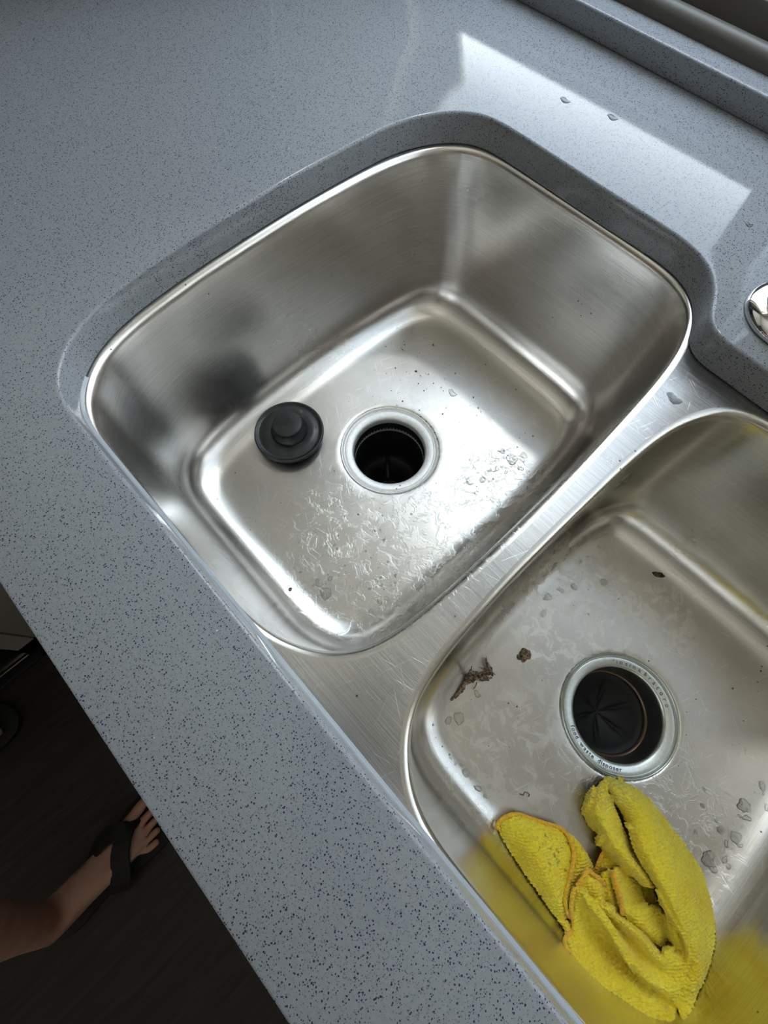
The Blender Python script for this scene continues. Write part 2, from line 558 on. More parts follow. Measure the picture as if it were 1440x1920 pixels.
GX0, GX1, GZ1 = -0.1, 2.0, 2.15      # unseen glazed door, added behind the person as fill light
box(bm, X0, Y0 - .1, 0, GX0, Y0, H); box(bm, GX1, Y0 - .1, 0, X1, Y0, H); box(bm, GX0, Y0 - .1, GZ1, GX1, Y0, H)
structure(link('wall_front', bm, wallm, smooth=False))
bm = bmesh.new()
box(bm, X0, Y1 - .06, 0, X1, Y1 + .06, 0.872)
box(bm, X0, Y1 - .06, 0.873, WX0 - .06, Y1, H)
box(bm, WX1, Y1 - .06, 0.873, X1, Y1 + .06, H)
box(bm, WX0 - .06, Y1 - .06, WZ1, WX1, Y1 + .06, H)
structure(link('wall_back', bm, wallm, smooth=False))

gd = empty('added_fill_door', (GX0, Y0, 0)); gd['kind'] = 'structure'
bm = bmesh.new()
for a_, b_ in ((GX0, GX0 + .06), ((GX0 + GX1) / 2 - .04, (GX0 + GX1) / 2 + .04), (GX1 - .06, GX1)):
    box(bm, a_, Y0 - .07, 0.06, b_, Y0 - .03, GZ1 - .06)
box(bm, GX0, Y0 - .07, 0, GX1, Y0 - .03, .06); box(bm, GX0, Y0 - .07, GZ1 - .06, GX1, Y0 - .03, GZ1)
link('frame', bm, vinyl, gd, smooth=False)
bm = bmesh.new(); box(bm, GX0 + .06, Y0 - .052, .06, GX1 - .06, Y0 - .048, GZ1 - .06)
link('pane', bm, tinted, gd, smooth=False)

# stone window sill step, 21 mm above the worktop
bm = bmesh.new(); box(bm, X0, 0.5715, ZC, X1, 0.72, WZ0, 0.0022, 3)
structure(link('trim_1', bm, stone, angle=40))

# window: bottom rail with a rounded bead, stiles, frosted lower panes, clear upper panes
win = empty('window_1', (WX0, 0.66, WZ0)); win['kind'] = 'structure'
prof = [(0.598, 0.9215), (0.598, 0.9275), (0.5995, 0.9315), (0.603, 0.9345), (0.608, 0.9357), (0.6125, 0.9345), (0.6155, 0.932), (0.617, 0.929),
        (0.6185, 0.9285), (0.6195, 0.934), (0.6205, 0.948), (0.622, 0.9515), (0.665, 0.9525), (0.67, 0.9525), (0.67, 0.9215)]
bm = bmesh.new()
ra = [bm.verts.new((WX0 - .06, y, z)) for y, z in prof]
rb = [bm.verts.new((WX1, y, z)) for y, z in prof]
n_ = len(prof)
for i in range(n_):
    bm.faces.new((ra[i], ra[(i + 1) % n_], rb[(i + 1) % n_], rb[i]))
bm.faces.new(ra[::-1]); bm.faces.new(rb)
bmesh.ops.recalc_face_normals(bm, faces=bm.faces[:])
link('bottom_rail', bm, railm, win, angle=35)
SB = 0.9690                   # top of the sash's bottom rail
bm = bmesh.new(); box(bm, WX0 - .06, 0.636, 0.951, WX1, 0.654, SB, 0.001, 2)
link('sash_rail', bm, vinyl, win, angle=40)
bm = bmesh.new(); box(bm, WX0, 0.60, WZ1 - .04, WX1, 0.68, WZ1, 0.003, 2)
link('top_rail', bm, vinyl, win, angle=40)
for xa, xb in ((WX0 - .06, WX0), (-0.097, -0.045), (0.58, 0.63), (WX1 - .03, WX1)):
    bm = bmesh.new(); box(bm, xa, 0.636, SB - .001, xb, 0.648, WZ1 - .04, 0.001, 2)
    link('stile', bm, vinyl, win, angle=40)
for xa, xb in ((WX0, -0.097), (-0.045, 0.58), (0.63, WX1 - .03)):
    bm = bmesh.new(); box(bm, xa, 0.648, SB, xb, 0.651, WZ1 - .04)
    link('pane', bm, glass, win, smooth=False)
bm = bmesh.new(); box(bm, -0.045, 0.676, SB, WX1 - .03, 0.677, WZ1 - .04)  # unseen sheet, put in to dim light from the right panes
o = link('dimming_screen', bm, screen, win, smooth=False)
o['label'] = 'unseen sheet added outside the right panes to dim their light'

# ------------------------------------------------------------------ worktop with the sink cut-out
CUT = [(0.278, -0.036), (0.20, -0.036), (0.10, -0.036), (0.0, -0.036), (-0.10, -0.036), (-0.20, -0.036), (-0.262, -0.036), (-0.285, -0.0345), (-0.300, -0.029),
       (-0.312, -0.020), (-0.3225, -0.008), (-0.331, 0.006), (-0.338, 0.024), (-0.343, 0.046), (-0.3465, 0.075), (-0.349, 0.11), (-0.3505, 0.165),
       (-0.3505, 0.22), (-0.349, 0.26), (-0.3465, 0.30), (-0.343, 0.332), (-0.334, 0.360), (-0.320, 0.384), (-0.302, 0.400), (-0.28, 0.4065),
       (-0.24, 0.4075), (-0.20, 0.407), (-0.15, 0.4065), (-0.1, 0.4065), (-0.080, 0.4055), (-0.063, 0.402), (-0.048, 0.3945), (-0.037, 0.384),
       (-0.0285, 0.3705), (-0.023, 0.358), (-0.0185, 0.350), (-0.012, 0.345), (-0.003, 0.342), (0.01, 0.3415), (0.05, 0.3405), (0.12, 0.340), (0.18, 0.340),
       (0.24, 0.340), (0.29, 0.340), (0.313, 0.336), (0.333, 0.322), (0.345, 0.298), (0.350, 0.26), (0.352, 0.19), (0.350, 0.1), (0.344, 0.04), (0.330, 0.0), (0.308, -0.024)]
NP = 360
cutP = outline(CUT, NP, 2)
bm = bmesh.new()
R_ = 0.0028
top = ring_verts(bm, offset(cutP, -R_), ZC)
rings = [top]
for k in range(1, 5):
    a = k * math.pi / 8
    rings.append(ring_verts(bm, offset(cutP, -R_ * (1 - math.sin(a))), ZC - R_ * (1 - math.cos(a))))
rings.append(ring_verts(bm, cutP, ZD + 0.0012))
rings.append(ring_verts(bm, offset(cutP, -0.0008), ZD))
rings.append(ring_verts(bm, offset(cutP, -0.02), ZD))
for a, b in zip(rings, rings[1:]):
    bridge(bm, a, b, True)
poly = [(X0, 0.60), (X1, 0.60), (X1, -0.1265), (-0.575, -0.1265), (-0.575, -0.54), (X0, -0.54)]
def inset_poly(P, d):
    out = []
    n = len(P)
    for i in range(n):
        p, q, r = Vector(P[i - 1]), Vector(P[i]), Vector(P[(i + 1) % n])
        a, b = (q - p).normalized(), (r - q).normalized()
        na, nb = Vector((a.y, -a.x)), Vector((b.y, -b.x))   # clockwise: inside on the right
        k = 1 + na.dot(nb)
        out.append(q + (na + nb) * (d / k))
    return out
def dens(P, step=0.05):
    out = []
    n = len(P)
    for i in range(n):
        a, b = Vector(P[i]), Vector(P[(i + 1) % n])
        m = max(1, int((b - a).length / step))
        out += [a.lerp(b, k / m) for k in range(m)]
    return out
er = 0.002
orings = []
for d, z in ((er, ZC), (er * .3, ZC - er * .3), (0, ZC - er), (0, ZD)):
    orings.append([bm.verts.new((p.x, p.y, z)) for p in inset_poly(poly, d)])
for a, b in zip(orings, orings[1:]):
    bridge(bm, a, b)
def edges_of(loop):
    es = []
    for i in range(len(loop)):
        a, b = loop[i], loop[(i + 1) % len(loop)]
        e = bm.edges.get((a, b)) or bm.edges.new((a, b))
        es.append(e)
    return es
bmesh.ops.triangle_fill(bm, edges=edges_of(orings[0]) + edges_of(top), use_beauty=True)
bmesh.ops.triangle_fill(bm, edges=edges_of(orings[-1]) + edges_of(rings[-1]), use_beauty=True)
bmesh.ops.recalc_face_normals(bm, faces=bm.faces[:])
worktop = link('worktop', bm, stone, angle=30)
tag(worktop, 'grey speckled stone worktop with a rounded cut-out around the double sink', 'countertop')

# ------------------------------------------------------------------ base cabinets, mostly under the worktop
def cabinet(name, x0, y0, x1, y1, label, doors=()):
    r = empty(name, (x0, y0, 0.0))
    bm = bmesh.new()
    t = 0.018
    box(bm, x0, y0, 0.10, x0 + t, y1, ZD - .001); box(bm, x1 - t, y0, 0.10, x1, y1, ZD - .001)
    box(bm, x0 + t, y0 + t, 0.10, x1 - t, y1 - t, 0.118)
    box(bm, x0 + t, y0, 0.10, x1 - t, y0 + t, ZD - .001); box(bm, x0 + t, y1 - t, 0.10, x1 - t, y1, ZD - .001)
    box(bm, x0 + .01, y0 + .05, 0.0, x1 - .05, y1 - .01, 0.10)
    link('carcass', bm, cabm, r, smooth=False)
    for (a, b, c, d, e, f) in doors:
        bm = bmesh.new(); box(bm, a, b, c, d, e, f, 0.0015, 2)
        link('door', bm, cabm, r, angle=40)
    return tag(r, label, 'cabinet')
cabinet('sink_cabinet', -0.56, -0.085, 0.42, 0.58, 'grey beige base cabinet under the sink, its doors hidden by the worktop edge',
        [(-0.555, -0.104, 0.105, -0.072, -0.086, 0.86), (-0.068, -0.104, 0.105, 0.415, -0.086, 0.86)])
cb = cabinet('base_cabinet', -1.19, -0.539, -0.619, -0.09, 'grey beige base cabinet with a narrow door gap, left of the dark floor',
        [(-0.618, -0.4965, 0.105, -0.600, -0.125, 0.868)])
bm = bmesh.new(); box(bm, -0.618, -0.539, 0.105, -0.600, -0.4995, 0.868, 0.001, 1)
link('filler_strip', bm, cabm, cb, angle=40)

rc = empty('dishwasher', (-0.9, -0.85, 0))
bm = bmesh.new(); box(bm, -1.18, -1.14, 0.02, -0.62, -0.545, 0.86)
link('body', bm, appliance, rc, smooth=False)
bm = bmesh.new(); box(bm, -0.62, -1.14, 0.07, -0.602, -0.545, 0.86, 0.002, 2)
link('front_panel', bm, appliance, rc, angle=40)
bm = bmesh.new(); box(bm, -0.6025, -1.14, 0.062, -0.597, -0.545, 0.067, 0.001, 2)
o = link('trim_strip', bm, trimm, rc, angle=40); o['label'] = 'thin metal strip along the foot of the door'
bm = bmesh.new(); box(bm, -0.64, -1.14, 0.0, -0.604, -0.545, 0.012, 0.001, 1)
link('foot_rail', bm, kick, rc, angle=40)
wc = empty('added_shade_cabinet', (-1.19, -0.53, 1.38))  # unseen cabinet, added to cut bounce light from the left
bm = bmesh.new(); box(bm, -1.195, -0.53, 1.38, -0.87, 0.40, 2.15, .001, 1)
link('carcass', bm, cabm, wc, angle=40)
for a_, b_ in ((-.528, -.067), (-.063, .398)):
    bm = bmesh.new(); box(bm, -0.869, a_, 1.382, -0.85, b_, 2.148, .0015, 2)
    link('door', bm, cabm, wc, angle=40)
tag(wc, 'unseen grey beige wall cabinet, added to darken the left of the worktop', 'cabinet')
cm = empty('added_shade_block', (-0.80, 0.47, ZC))  # unseen block, added to shade the far left worktop corner
bm = bmesh.new(); box(bm, -0.96, 0.37, ZC + .0005, -0.64, 0.565, ZC + .03, 0.008, 3)
link('base', bm, appliance, cm, angle=40)
bm = bmesh.new(); box(bm, -0.955, 0.40, ZC + .03, -0.645, 0.565, ZC + .30, 0.01, 3)
link('body', bm, appliance, cm, angle=40)
bm = bmesh.new(); box(bm, -0.96, 0.372, ZC + .28, -0.64, 0.567, ZC + .38, 0.015, 3)
link('head', bm, appliance, cm, angle=40)
cm.location = (-0.775, 0.345, ZC)
cm.rotation_euler = (0, 0, math.radians(46))
tag(cm, 'unseen black block like a coffee machine, added to shade the worktop corner', 'coffee machine')
tag(rc, 'black appliance front with a thin metal strip, beside the grey beige cabinet', 'dishwasher')

ph = empty('smartphone', tuple(Vector((0, 0, 1.17)) - right * .022 + down * .055 - fwd * .008))
PM = Matrix(((right.x, -down.x, -fwd.x, 0), (right.y, -down.y, -fwd.y, 0), (right.z, -down.z, -fwd.z, 1.17), (0, 0, 0, 1)))
bm = bmesh.new(); box(bm, -.058, -.129, .004, .014, .019, .012, .0035, 3)
bm.transform(PM)
link('body', bm, appliance, ph, angle=40)
bm = bmesh.new(); box(bm, -.056, -.127, .012, .012, .017, .0125)
bm.transform(PM)
link('screen', bm, mat('phone_glass', (0.02, 0.02, 0.02), 0.05), ph, smooth=False)
tag(ph, 'dark smartphone held over the sink by the person', 'phone')

# ------------------------------------------------------------------ the double sink
BL = [(-0.20, -0.034), (-0.15, -0.0345), (-0.101, -0.0345), (-0.082, -0.0325), (-0.066, -0.0285), (-0.052, -0.022), (-0.0405, -0.0145), (-0.0315, -0.0045), (-0.0245, 0.006),
      (-0.019, 0.022), (-0.0155, 0.045), (-0.0135, 0.075), (-0.0125, 0.115), (-0.0120, 0.155), (-0.0120, 0.19), (-0.0128, 0.225), (-0.0142, 0.26),
      (-0.0165, 0.30), (-0.020, 0.33), (-0.0250, 0.352), (-0.033, 0.372), (-0.044, 0.386), (-0.058, 0.3955), (-0.075, 0.4005), (-0.1, 0.403),
      (-0.15, 0.404), (-0.226, 0.404), (-0.262, 0.4035), (-0.285, 0.400), (-0.302, 0.3925), (-0.317, 0.378), (-0.328, 0.358), (-0.336, 0.330),
      (-0.3405, 0.30), (-0.3435, 0.26), (-0.3452, 0.22), (-0.3452, 0.165), (-0.3438, 0.11), (-0.341, 0.075), (-0.3375, 0.046), (-0.3325, 0.024),
      (-0.3255, 0.006), (-0.317, -0.006), (-0.307, -0.0165), (-0.295, -0.025), (-0.281, -0.0305), (-0.263, -0.0333)]
BRh = [(0.161, -0.034), (0.121, -0.034), (0.097, -0.0335), (0.078, -0.0322), (0.062, -0.0285), (0.049, -0.022), (0.039, -0.014), (0.030, -0.004),
       (0.023, 0.009), (0.0185, 0.025), (0.0155, 0.045), (0.0135, 0.075), (0.0122, 0.106), (0.012, 0.142), (0.0125, 0.18), (0.0138, 0.227),
       (0.0165, 0.26), (0.0215, 0.286), (0.0295, 0.306), (0.039, 0.319), (0.053, 0.3280), (0.067, 0.3315), (0.1, 0.333), (0.140, 0.334)]
BR = BRh + [(0.358 - x, y) for x, y in reversed(BRh)]
blP, brP = outline(BL, NP, 3), outline(BR, NP, 3)
DL, DR = (-0.185, 0.185), (0.1793, 0.1517)
DRAFT, RF = 0.007, 0.038

def bowl(P, D, zd):
    bm = bmesh.new()
    ze = zd + 0.0035
    loops = []
    for d, dz in ((-.0065, -.0003), (-.0050, -.0004), (-.0036, -.0008), (-.0022, -.0016), (-.0010, -.0030), (-.0002, -.0050), (0.0003, -.0080)):
        loops.append(ring_verts(bm, offset(P, d), ZD + dz))
    zt, zb = ZD - .008, ze + RF
    for k in range(1, 15):
        t = k / 14
        loops.append(ring_verts(bm, smooth_closed(offset(P, 0.0003 + (DRAFT - .0003) * t), int(10 * t)), zt + (zb - zt) * t))
    for k in range(1, 13):
        a = k * math.pi / 24
        Q = smooth_closed(offset(P, DRAFT + RF * (1 - math.cos(a))), 10 + k * 3)
        loops.append(ring_verts(bm, Q, ze + RF * (1 - math.sin(a))))
    last = Q
    for k in range(1, 22):
        t = k / 21
        pts = []
        for p in last:
            ang = math.atan2(p.y - D[1], p.x - D[0])
            q = Vector((D[0] + 0.060 * math.cos(ang), D[1] + 0.060 * math.sin(ang), 0))
            pts.append(p.lerp(q, t))
        loops.append([bm.verts.new((p.x, p.y, ze + (zd - ze) * t)) for p in pts])
    pts = [Vector((D[0] + r * math.cos(math.atan2(p.y - D[1], p.x - D[0])), D[1] + r * math.sin(math.atan2(p.y - D[1], p.x - D[0])), z))
           for r, z in ((0.0580, zd - .0004), (0.0572, zd - .0016), (0.0570, zd - .006)) for p in last]
    for k in range(3):
        loops.append([bm.verts.new(p) for p in pts[k * NP:(k + 1) * NP]])
    for a, b in zip(loops, loops[1:]):
        bridge(bm, a, b)
    return bm

def floor_z(x, y):
    """height of the steel at a point inside a bowl"""
    P, D, zd = (blP, DL, ZL) if x < 0 else (brP, DR, ZR)
    d = min(math.hypot(p.x - x, p.y - y) for p in P)
    ze = zd + 0.0035
    r = math.hypot(x - D[0], y - D[1])
    flat = zd + 0.0035 * max(0, min(1, (r - 0.06) / 0.09))
    if d < DRAFT + RF:
        u = max(0.0, d - DRAFT)
        return max(flat, ze + RF - math.sqrt(max(0, RF * RF - (RF - u) ** 2)))
    return flat

sink = empty('kitchen_sink', (-0.0, 0.186, ZD))
tag(sink, 'undermount stainless steel double bowl sink set in the grey worktop', 'sink')
o = link('bowl', bowl(blP, DL, ZL), steel_left, sink); o['label'] = 'left bowl with the black stopper lying in it'
o = link('bowl', bowl(brP, DR, ZR), steel_right, sink); o['label'] = 'right bowl with the disposer opening and the yellow cloth'
bm = bmesh.new()
la = ring_verts(bm, offset(blP, -.0065), ZD - .0003)
lb = ring_verts(bm, offset(brP, -.0065), ZD - .0003)
oc = [bm.verts.new((x, y, ZD - .0003)) for x, y in dens([(-.375, -.06), (.375, -.06), (.375, .43), (-.375, .43)], .03)]
def edges_in(bm, loop):
    return [bm.edges.get((loop[i], loop[(i + 1) % len(loop)])) or bm.edges.new((loop[i], loop[(i + 1) % len(loop)])) for i in range(len(loop))]
bmesh.ops.triangle_fill(bm, edges=edges_in(bm, la) + edges_in(bm, lb) + edges_in(bm, oc), use_beauty=True)
bmesh.ops.recalc_face_normals(bm, faces=bm.faces[:])
for f in bm.faces:
    if f.normal.z < 0:
        f.normal_flip()
link('deck', bm, steel_deck, sink)
# bead of silicone where the stone meets the steel
bm = bmesh.new()
lo = [ring_verts(bm, offset(cutP, d), ZD + z) for d, z in ((0.0, .0022), (.0005, .0014), (.0010, .0008), (.0016, .0002), (.0019, -.0002))]
for a, b in zip(lo, lo[1:]):
    bridge(bm, a, b)
far = [v for v in bm.verts if v.co.y > -0.012]
bmesh.ops.delete(bm, geom=far, context='VERTS')
o = link('silicone_bead', bm, silicone, sink); o['label'] = 'thin pale sealant line along the front of the cut-out'

# left drain: plain flange and a dark tail pipe
bm = bmesh.new()
z = ZL
lathe(bm, [(.0574, z - .004), (.0574, z - .0002), (.0570, z + .0004), (.0562, z + .0003), (.0555, z - .0004), (.0548, z - .0020), (.0542, z - .0030), (.0536, z - .0031),
           (.0531, z - .0022), (.0526, z - .0014), (.0515, z - .0012), (.0480, z - .0016), (.0450, z - .0024), (.0436, z - .0034), (.0429, z - .0052),
           (.0427, z - .012), (.0424, z - .03)], *DL)
fl_ = link('drain_flange', bm, steel_ring, sink, angle=50)
fl_['label'] = 'plain steel drain ring of the left bowl'
bm = bmesh.new()
lathe(bm, [(.0425, z - .012), (.0425, z - .085), (.036, z - .095), (.024, z - .097), (.024, z - .130), (.0, z - .130)], *DL, seg=64)
link('drain_cup', bm, pit_black, fl_)
dgp = mat('dark_grey_plastic', (0.03, 0.03, 0.028), 0.4)
for a0 in range(3):
    a = math.radians(20 + a0 * 120)
    bm = bmesh.new()
    tube(bm, [(DL[0] + q * math.cos(a), DL[1] + q * math.sin(a), ZL - .092) for q in (.004, .015, .026, .0355)], .003, 8)
    link('drain_spoke', bm, dgp, fl_)

# right drain: food waste disposer flange with stamped lettering
bm = bmesh.new()
z = ZR
lathe(bm, [(.0574, z - .004), (.0574, z + .0002), (.0570, z + .0013), (.0563, z + .0018), (.0556, z + .0015), (.0551, z + .0004), (.0548, z - .0010), (.0543, z - .0013),
           (.0538, z - .0004), (.0530, z - .0002), (.0500, z - .0007), (.0468, z - .0013), (.0452, z - .0019), (.0440, z - .0032), (.0434, z - .0055), (.0430, z - .010),
           (.0422, z - .020), (.0412, z - .0285), (.0409, z - .034)], *DR)
df_ = link('disposer_flange', bm, steel_flange, sink, angle=50)
df_['label'] = 'steel disposer ring with stamped words, in the right bowl'
bm = bmesh.new()
lathe(bm, [(.0412, z - .0275), (.0402, z - .0280), (.0393, z - .0290), (.0390, z - .0305), (.0393, z - .0320), (.0402, z - .0328), (.0411, z - .0328)], *DR)
link('retaining_ring', bm, rust_ring, df_)
bm = bmesh.new()
seg = 72
rr = []
for r, dz in ((.0408, -.033), (.037, -.0335), (.034, -.036), (.025, -.043), (.013, -.049), (.0025, -.052)):
    row = []
    for i in range(seg):
        a = 2 * math.pi * i / seg
        k = 0.0035 * (abs(((i * 6 / seg) % 1) - 0.5) * 2) ** 6 * (1 - r / .041)
        row.append(bm.verts.new((DR[0] + r * math.cos(a), DR[1] + r * math.sin(a), z + dz - k * 2)))
    rr.append(row)
for a, b in zip(rr, rr[1:]):
    bridge(bm, a, b)
bm.faces.new(rr[-1])
link('splash_guard', bm, mat('black_splash_rubber', (0.002, 0.002, 0.002), 0.6), df_)

def arc_text(text, r, a0, a1, outward, size, zf, parent, m):
    """stamped letters round the flange; outward: letter tops point away from the centre"""
    widths, metas = [], []
    for ch in text:
        cu = bpy.data.curves.new('tmp', 'FONT')
        cu.body = ch if ch != ' ' else 'o'
        cu.size = size * (0.62 if ch == '\u00ae' else 1.0)
        cu.extrude = 0.00010
        cu.offset = 0.00010
        cu.align_x = 'CENTER'
        ob = bpy.data.objects.new('tmp', cu)
        COL.objects.link(ob)
        bpy.context.view_layer.update()
        me = bpy.data.meshes.new_from_object(ob.evaluated_get(bpy.context.evaluated_depsgraph_get()))
        xs = [v.co.x for v in me.vertices] or [0, 0]
        widths.append((max(xs) - min(xs)) + size * 0.17)
        metas.append(None if ch == ' ' else me)
        bpy.data.objects.remove(ob); bpy.data.curves.remove(cu)
    tot = sum(widths)
    bm = bmesh.new()
    s = 0
    for w_, me in zip(widths, metas):
        t = (s + w_ / 2) / tot
        s += w_
        if me is None:
            continue
        a = a0 + (a1 - a0) * t
        rot = a - math.pi / 2 if outward else a + math.pi / 2
        mid = Vector((r * math.cos(a), r * math.sin(a)))
        M = Matrix.Translation((DR[0] + mid.x, DR[1] + mid.y, zf(r))) @ Matrix.Rotation(rot, 4, 'Z') @ Matrix.Translation((0, -size * 0.27, 0))
        me.transform(M)
        bm.from_mesh(me)
        bpy.data.meshes.remove(me)
    return link('lettering', bm, m, parent, smooth=False)
letter_m = mat('stamped_letter_steel', (0.16, 0.155, 0.15), 0.4, 1.0)
ring_z = lambda r: ZR - .0007 + .0001
o = arc_text('insinkerator\u00ae', 0.0492, math.radians(131), math.radians(52), True, 0.0060, ring_z, df_, letter_m)
o['label'] = 'stamped word insinkerator'
o = arc_text('food waste disposer', 0.0492, math.radians(-122), math.radians(-50), False, 0.0056, ring_z, df_, letter_m)
o['label'] = 'stamped words food waste disposer'

# ------------------------------------------------------------------ rubber stopper
sx, sy = -0.2757, 0.1094
sz = max(floor_z(sx + .040 * math.cos(q), sy + .040 * math.sin(q)) for q in (0, 1, 2, 3, 4, 5)) + 0.0002
st = empty('sink_stopper', (sx, sy, sz))
tag(st, 'round black rubber sink stopper with a knob, lying in the left bowl', 'stopper')
bm = bmesh.new()
lathe(bm, [(.0, sz), (.0355, sz), (.0372, sz + .0006), (.0378, sz + .0022), (.0376, sz + .0042), (.0392, sz + .0052), (.0402, sz + .0058), (.0404, sz + .0076),
           (.0400, sz + .0088), (.0390, sz + .0094), (.0376, sz + .0090), (.0368, sz + .0078), (.0345, sz + .0074), (.0325, sz + .0078), (.0312, sz + .0086),
           (.0270, sz + .0090), (.0222, sz + .0088), (.0205, sz + .0086), (.0, sz + .0086)], sx, sy)
link('disc', bm, black_rubber, st, angle=50)
bm = bmesh.new()
lathe(bm, [(.0212, sz + .0082), (.0212, sz + .0100), (.0196, sz + .0120), (.0176, sz + .0150), (.0160, sz + .0180), (.0156, sz + .0205), (.0168, sz + .0218), (.0170, sz + .0228),
           (.0166, sz + .0236), (.0150, sz + .0240), (.0070, sz + .0241), (.0, sz + .0240)], sx - .0005, sy + .0012)
link('knob', bm, black_rubber, st, angle=50)

# ------------------------------------------------------------------ food scraps, grit and water
def lump(bm, c, r, sc=(1, 1, 1), rough=0.35, freq=250, sub=3, seed=0.0):
    res = bmesh.ops.create_icosphere(bm, subdivisions=sub, radius=1.0)
    for v in res['verts']:
        d = v.co.normalized()
        k = 1 + rough * noise.noise(Vector((d.x, d.y, d.z)) * r * freq + Vector((seed, seed * 2, 0)))
        v.co = Vector((c[0] + d.x * r * k * sc[0], c[1] + d.y * r * k * sc[1], c[2] + d.z * r * k * sc[2]))

def fz(x, y, dz=0.0):
    return (x, y, floor_z(x, y) + dz)

bm = bmesh.new()
rnd = random.Random(3)
def twig(pts, rads, seg=9, wob=0.0006):
    P = catmull([Vector(p) for p in pts], 6)
    n = len(P)
    R_ = []
    for i in range(n):
        t = i / (n - 1) * (len(rads) - 1)
        k = int(min(t, len(rads) - 2))
        R_.append(rads[k] + (rads[k + 1] - rads[k]) * (t - k))
    P = [p + Vector((rnd.uniform(-wob, wob), rnd.uniform(-wob, wob), rnd.uniform(-wob, wob) * .5)) for p in P]
    tube(bm, P, [r * rnd.uniform(.8, 1.25) for r in R_], seg)
SCR = []
# the clump lies near the divider wall of the right bowl
A_ = (0.0567, 0.0393); B_ = (0.0560, 0.0560); C_ = (0.0530, 0.0660); D_ = (0.0640, 0.0835); E_ = (0.0560, 0.0960)
twig([fz(*A_, .0012), fz(.0575, .047, .002), fz(*B_, .0030), fz(.0540, .063, .0040)], [.0008, .0018, .0026, .0016])
twig([fz(*C_, .005), fz(.059, .0700, .006), fz(.0655, .0775, .0060), fz(.0705, .0840, .0040)], [.0014, .0010, .0012, .0007])
twig([fz(.0530, .0930, .004), fz(.0570, .0900, .0065), fz(.0625, .0880, .0070), fz(.0690, .0855, .004)], [.0009, .0016, .0022, .0010])
twig([fz(.0500, .0700, .009), fz(.0560, .0745, .0075), fz(.0640, .0860, .0070), fz(.0705, .0880, .0060)], [.0005, .0009, .0010, .0005])
twig([fz(.0480, .0760, .013), fz(.0500, .0710, .009), fz(.0520, .0670, .005)], [.0003, .0007, .0010])
for k in range(30):
    t = rnd.random()
    x = .0515 + .0165 * t + rnd.uniform(-.002, .002)
    y = .0640 + .0190 * t + rnd.uniform(-.004, .004)
    lump(bm, fz(x, y, rnd.uniform(.0005, .0045)), rnd.uniform(.0010, .0024), (1.2, .9, .7), .6, 900, 2, k)
for k in range(8):
    x0, y0 = rnd.uniform(.052, .066), rnd.uniform(.063, .084)
    a = rnd.uniform(0, 6.28)
    l = rnd.uniform(.004, .008)
    twig([fz(x0, y0, .004), fz(x0 + l * .5 * math.cos(a), y0 + l * .5 * math.sin(a), .0065), fz(x0 + l * math.cos(a), y0 + l * math.sin(a), .003)], [.0003, .0006, .0003], 6)
o = link('food_scrap', bm, debris_m)
tag(o, 'dried brown stringy plant scrap by the divider wall in the right bowl', 'food scrap')
bm = bmesh.new()
lump(bm, fz(.0790, .1262, .0022), .0052, (1, 1.15, .6), .55, 260, 4, 4)
lump(bm, fz(.0760, .1195, .0010), .0026, (1, 1, .6), .5, 400, 3, 8)
lump(bm, fz(.0805, .1215, .0010), .0030, (1, 1, .6), .5, 400, 3, 9)
o = link('food_scrap', bm, debris_m)
tag(o, 'small wet brown crumb between the plant scrap and the disposer ring', 'food scrap')
bm = bmesh.new()
gx_ = []
for i in range(7):
    row = []
    for j in range(5):
        u, v = i / 6 - .5, j / 4 - .5
        w_ = 1 - abs(u) * 1.2
        x, y = .1228 + u * .011 + v * .002, .2936 + v * .008 * w_ + u * .003
        row.append(bm.verts.new((x, y, floor_z(x, y) + .0006 + .0022 * (1 - 4 * v * v) * (0.5 + u) + .0008 * noise.noise(Vector((u * 4, v * 4, 0))))))
    gx_.append(row)
for i in range(6):
    for j in range(4):
        bm.faces.new((gx_[i][j], gx_[i + 1][j], gx_[i + 1][j + 1], gx_[i][j + 1]))
bmesh.ops.solidify(bm, geom=bm.faces[:], thickness=-0.0004)
o = link('leaf_flake', bm, debris_m)
tag(o, 'dark brown leaf flake near the far wall of the right bowl', 'leaf')
bm = bmesh.new()
lump(bm, fz(-.1330, -.0060, .0010), .0019, (1, 1, .7), .5, 600, 3, 2)
o = link('food_crumb', bm, debris_m)
tag(o, 'tiny tan crumb at the front end of the left bowl', 'crumb')
bm = bmesh.new()
tube(bm, catmull([fz(.1560, .0280, .0006), fz(.1590, .0300, .0010), fz(.1585, .0330, .0006), fz(.1625, .0345, .0012), fz(.1630, .0320, .0006)], 6), .00035, 6)
o = link('red_thread', bm, mat('dark_red_fibre', (0.22, 0.05, 0.03), 0.7))
tag(o, 'tiny curled dark red thread on the right bowl floor, above the cloth', 'thread')

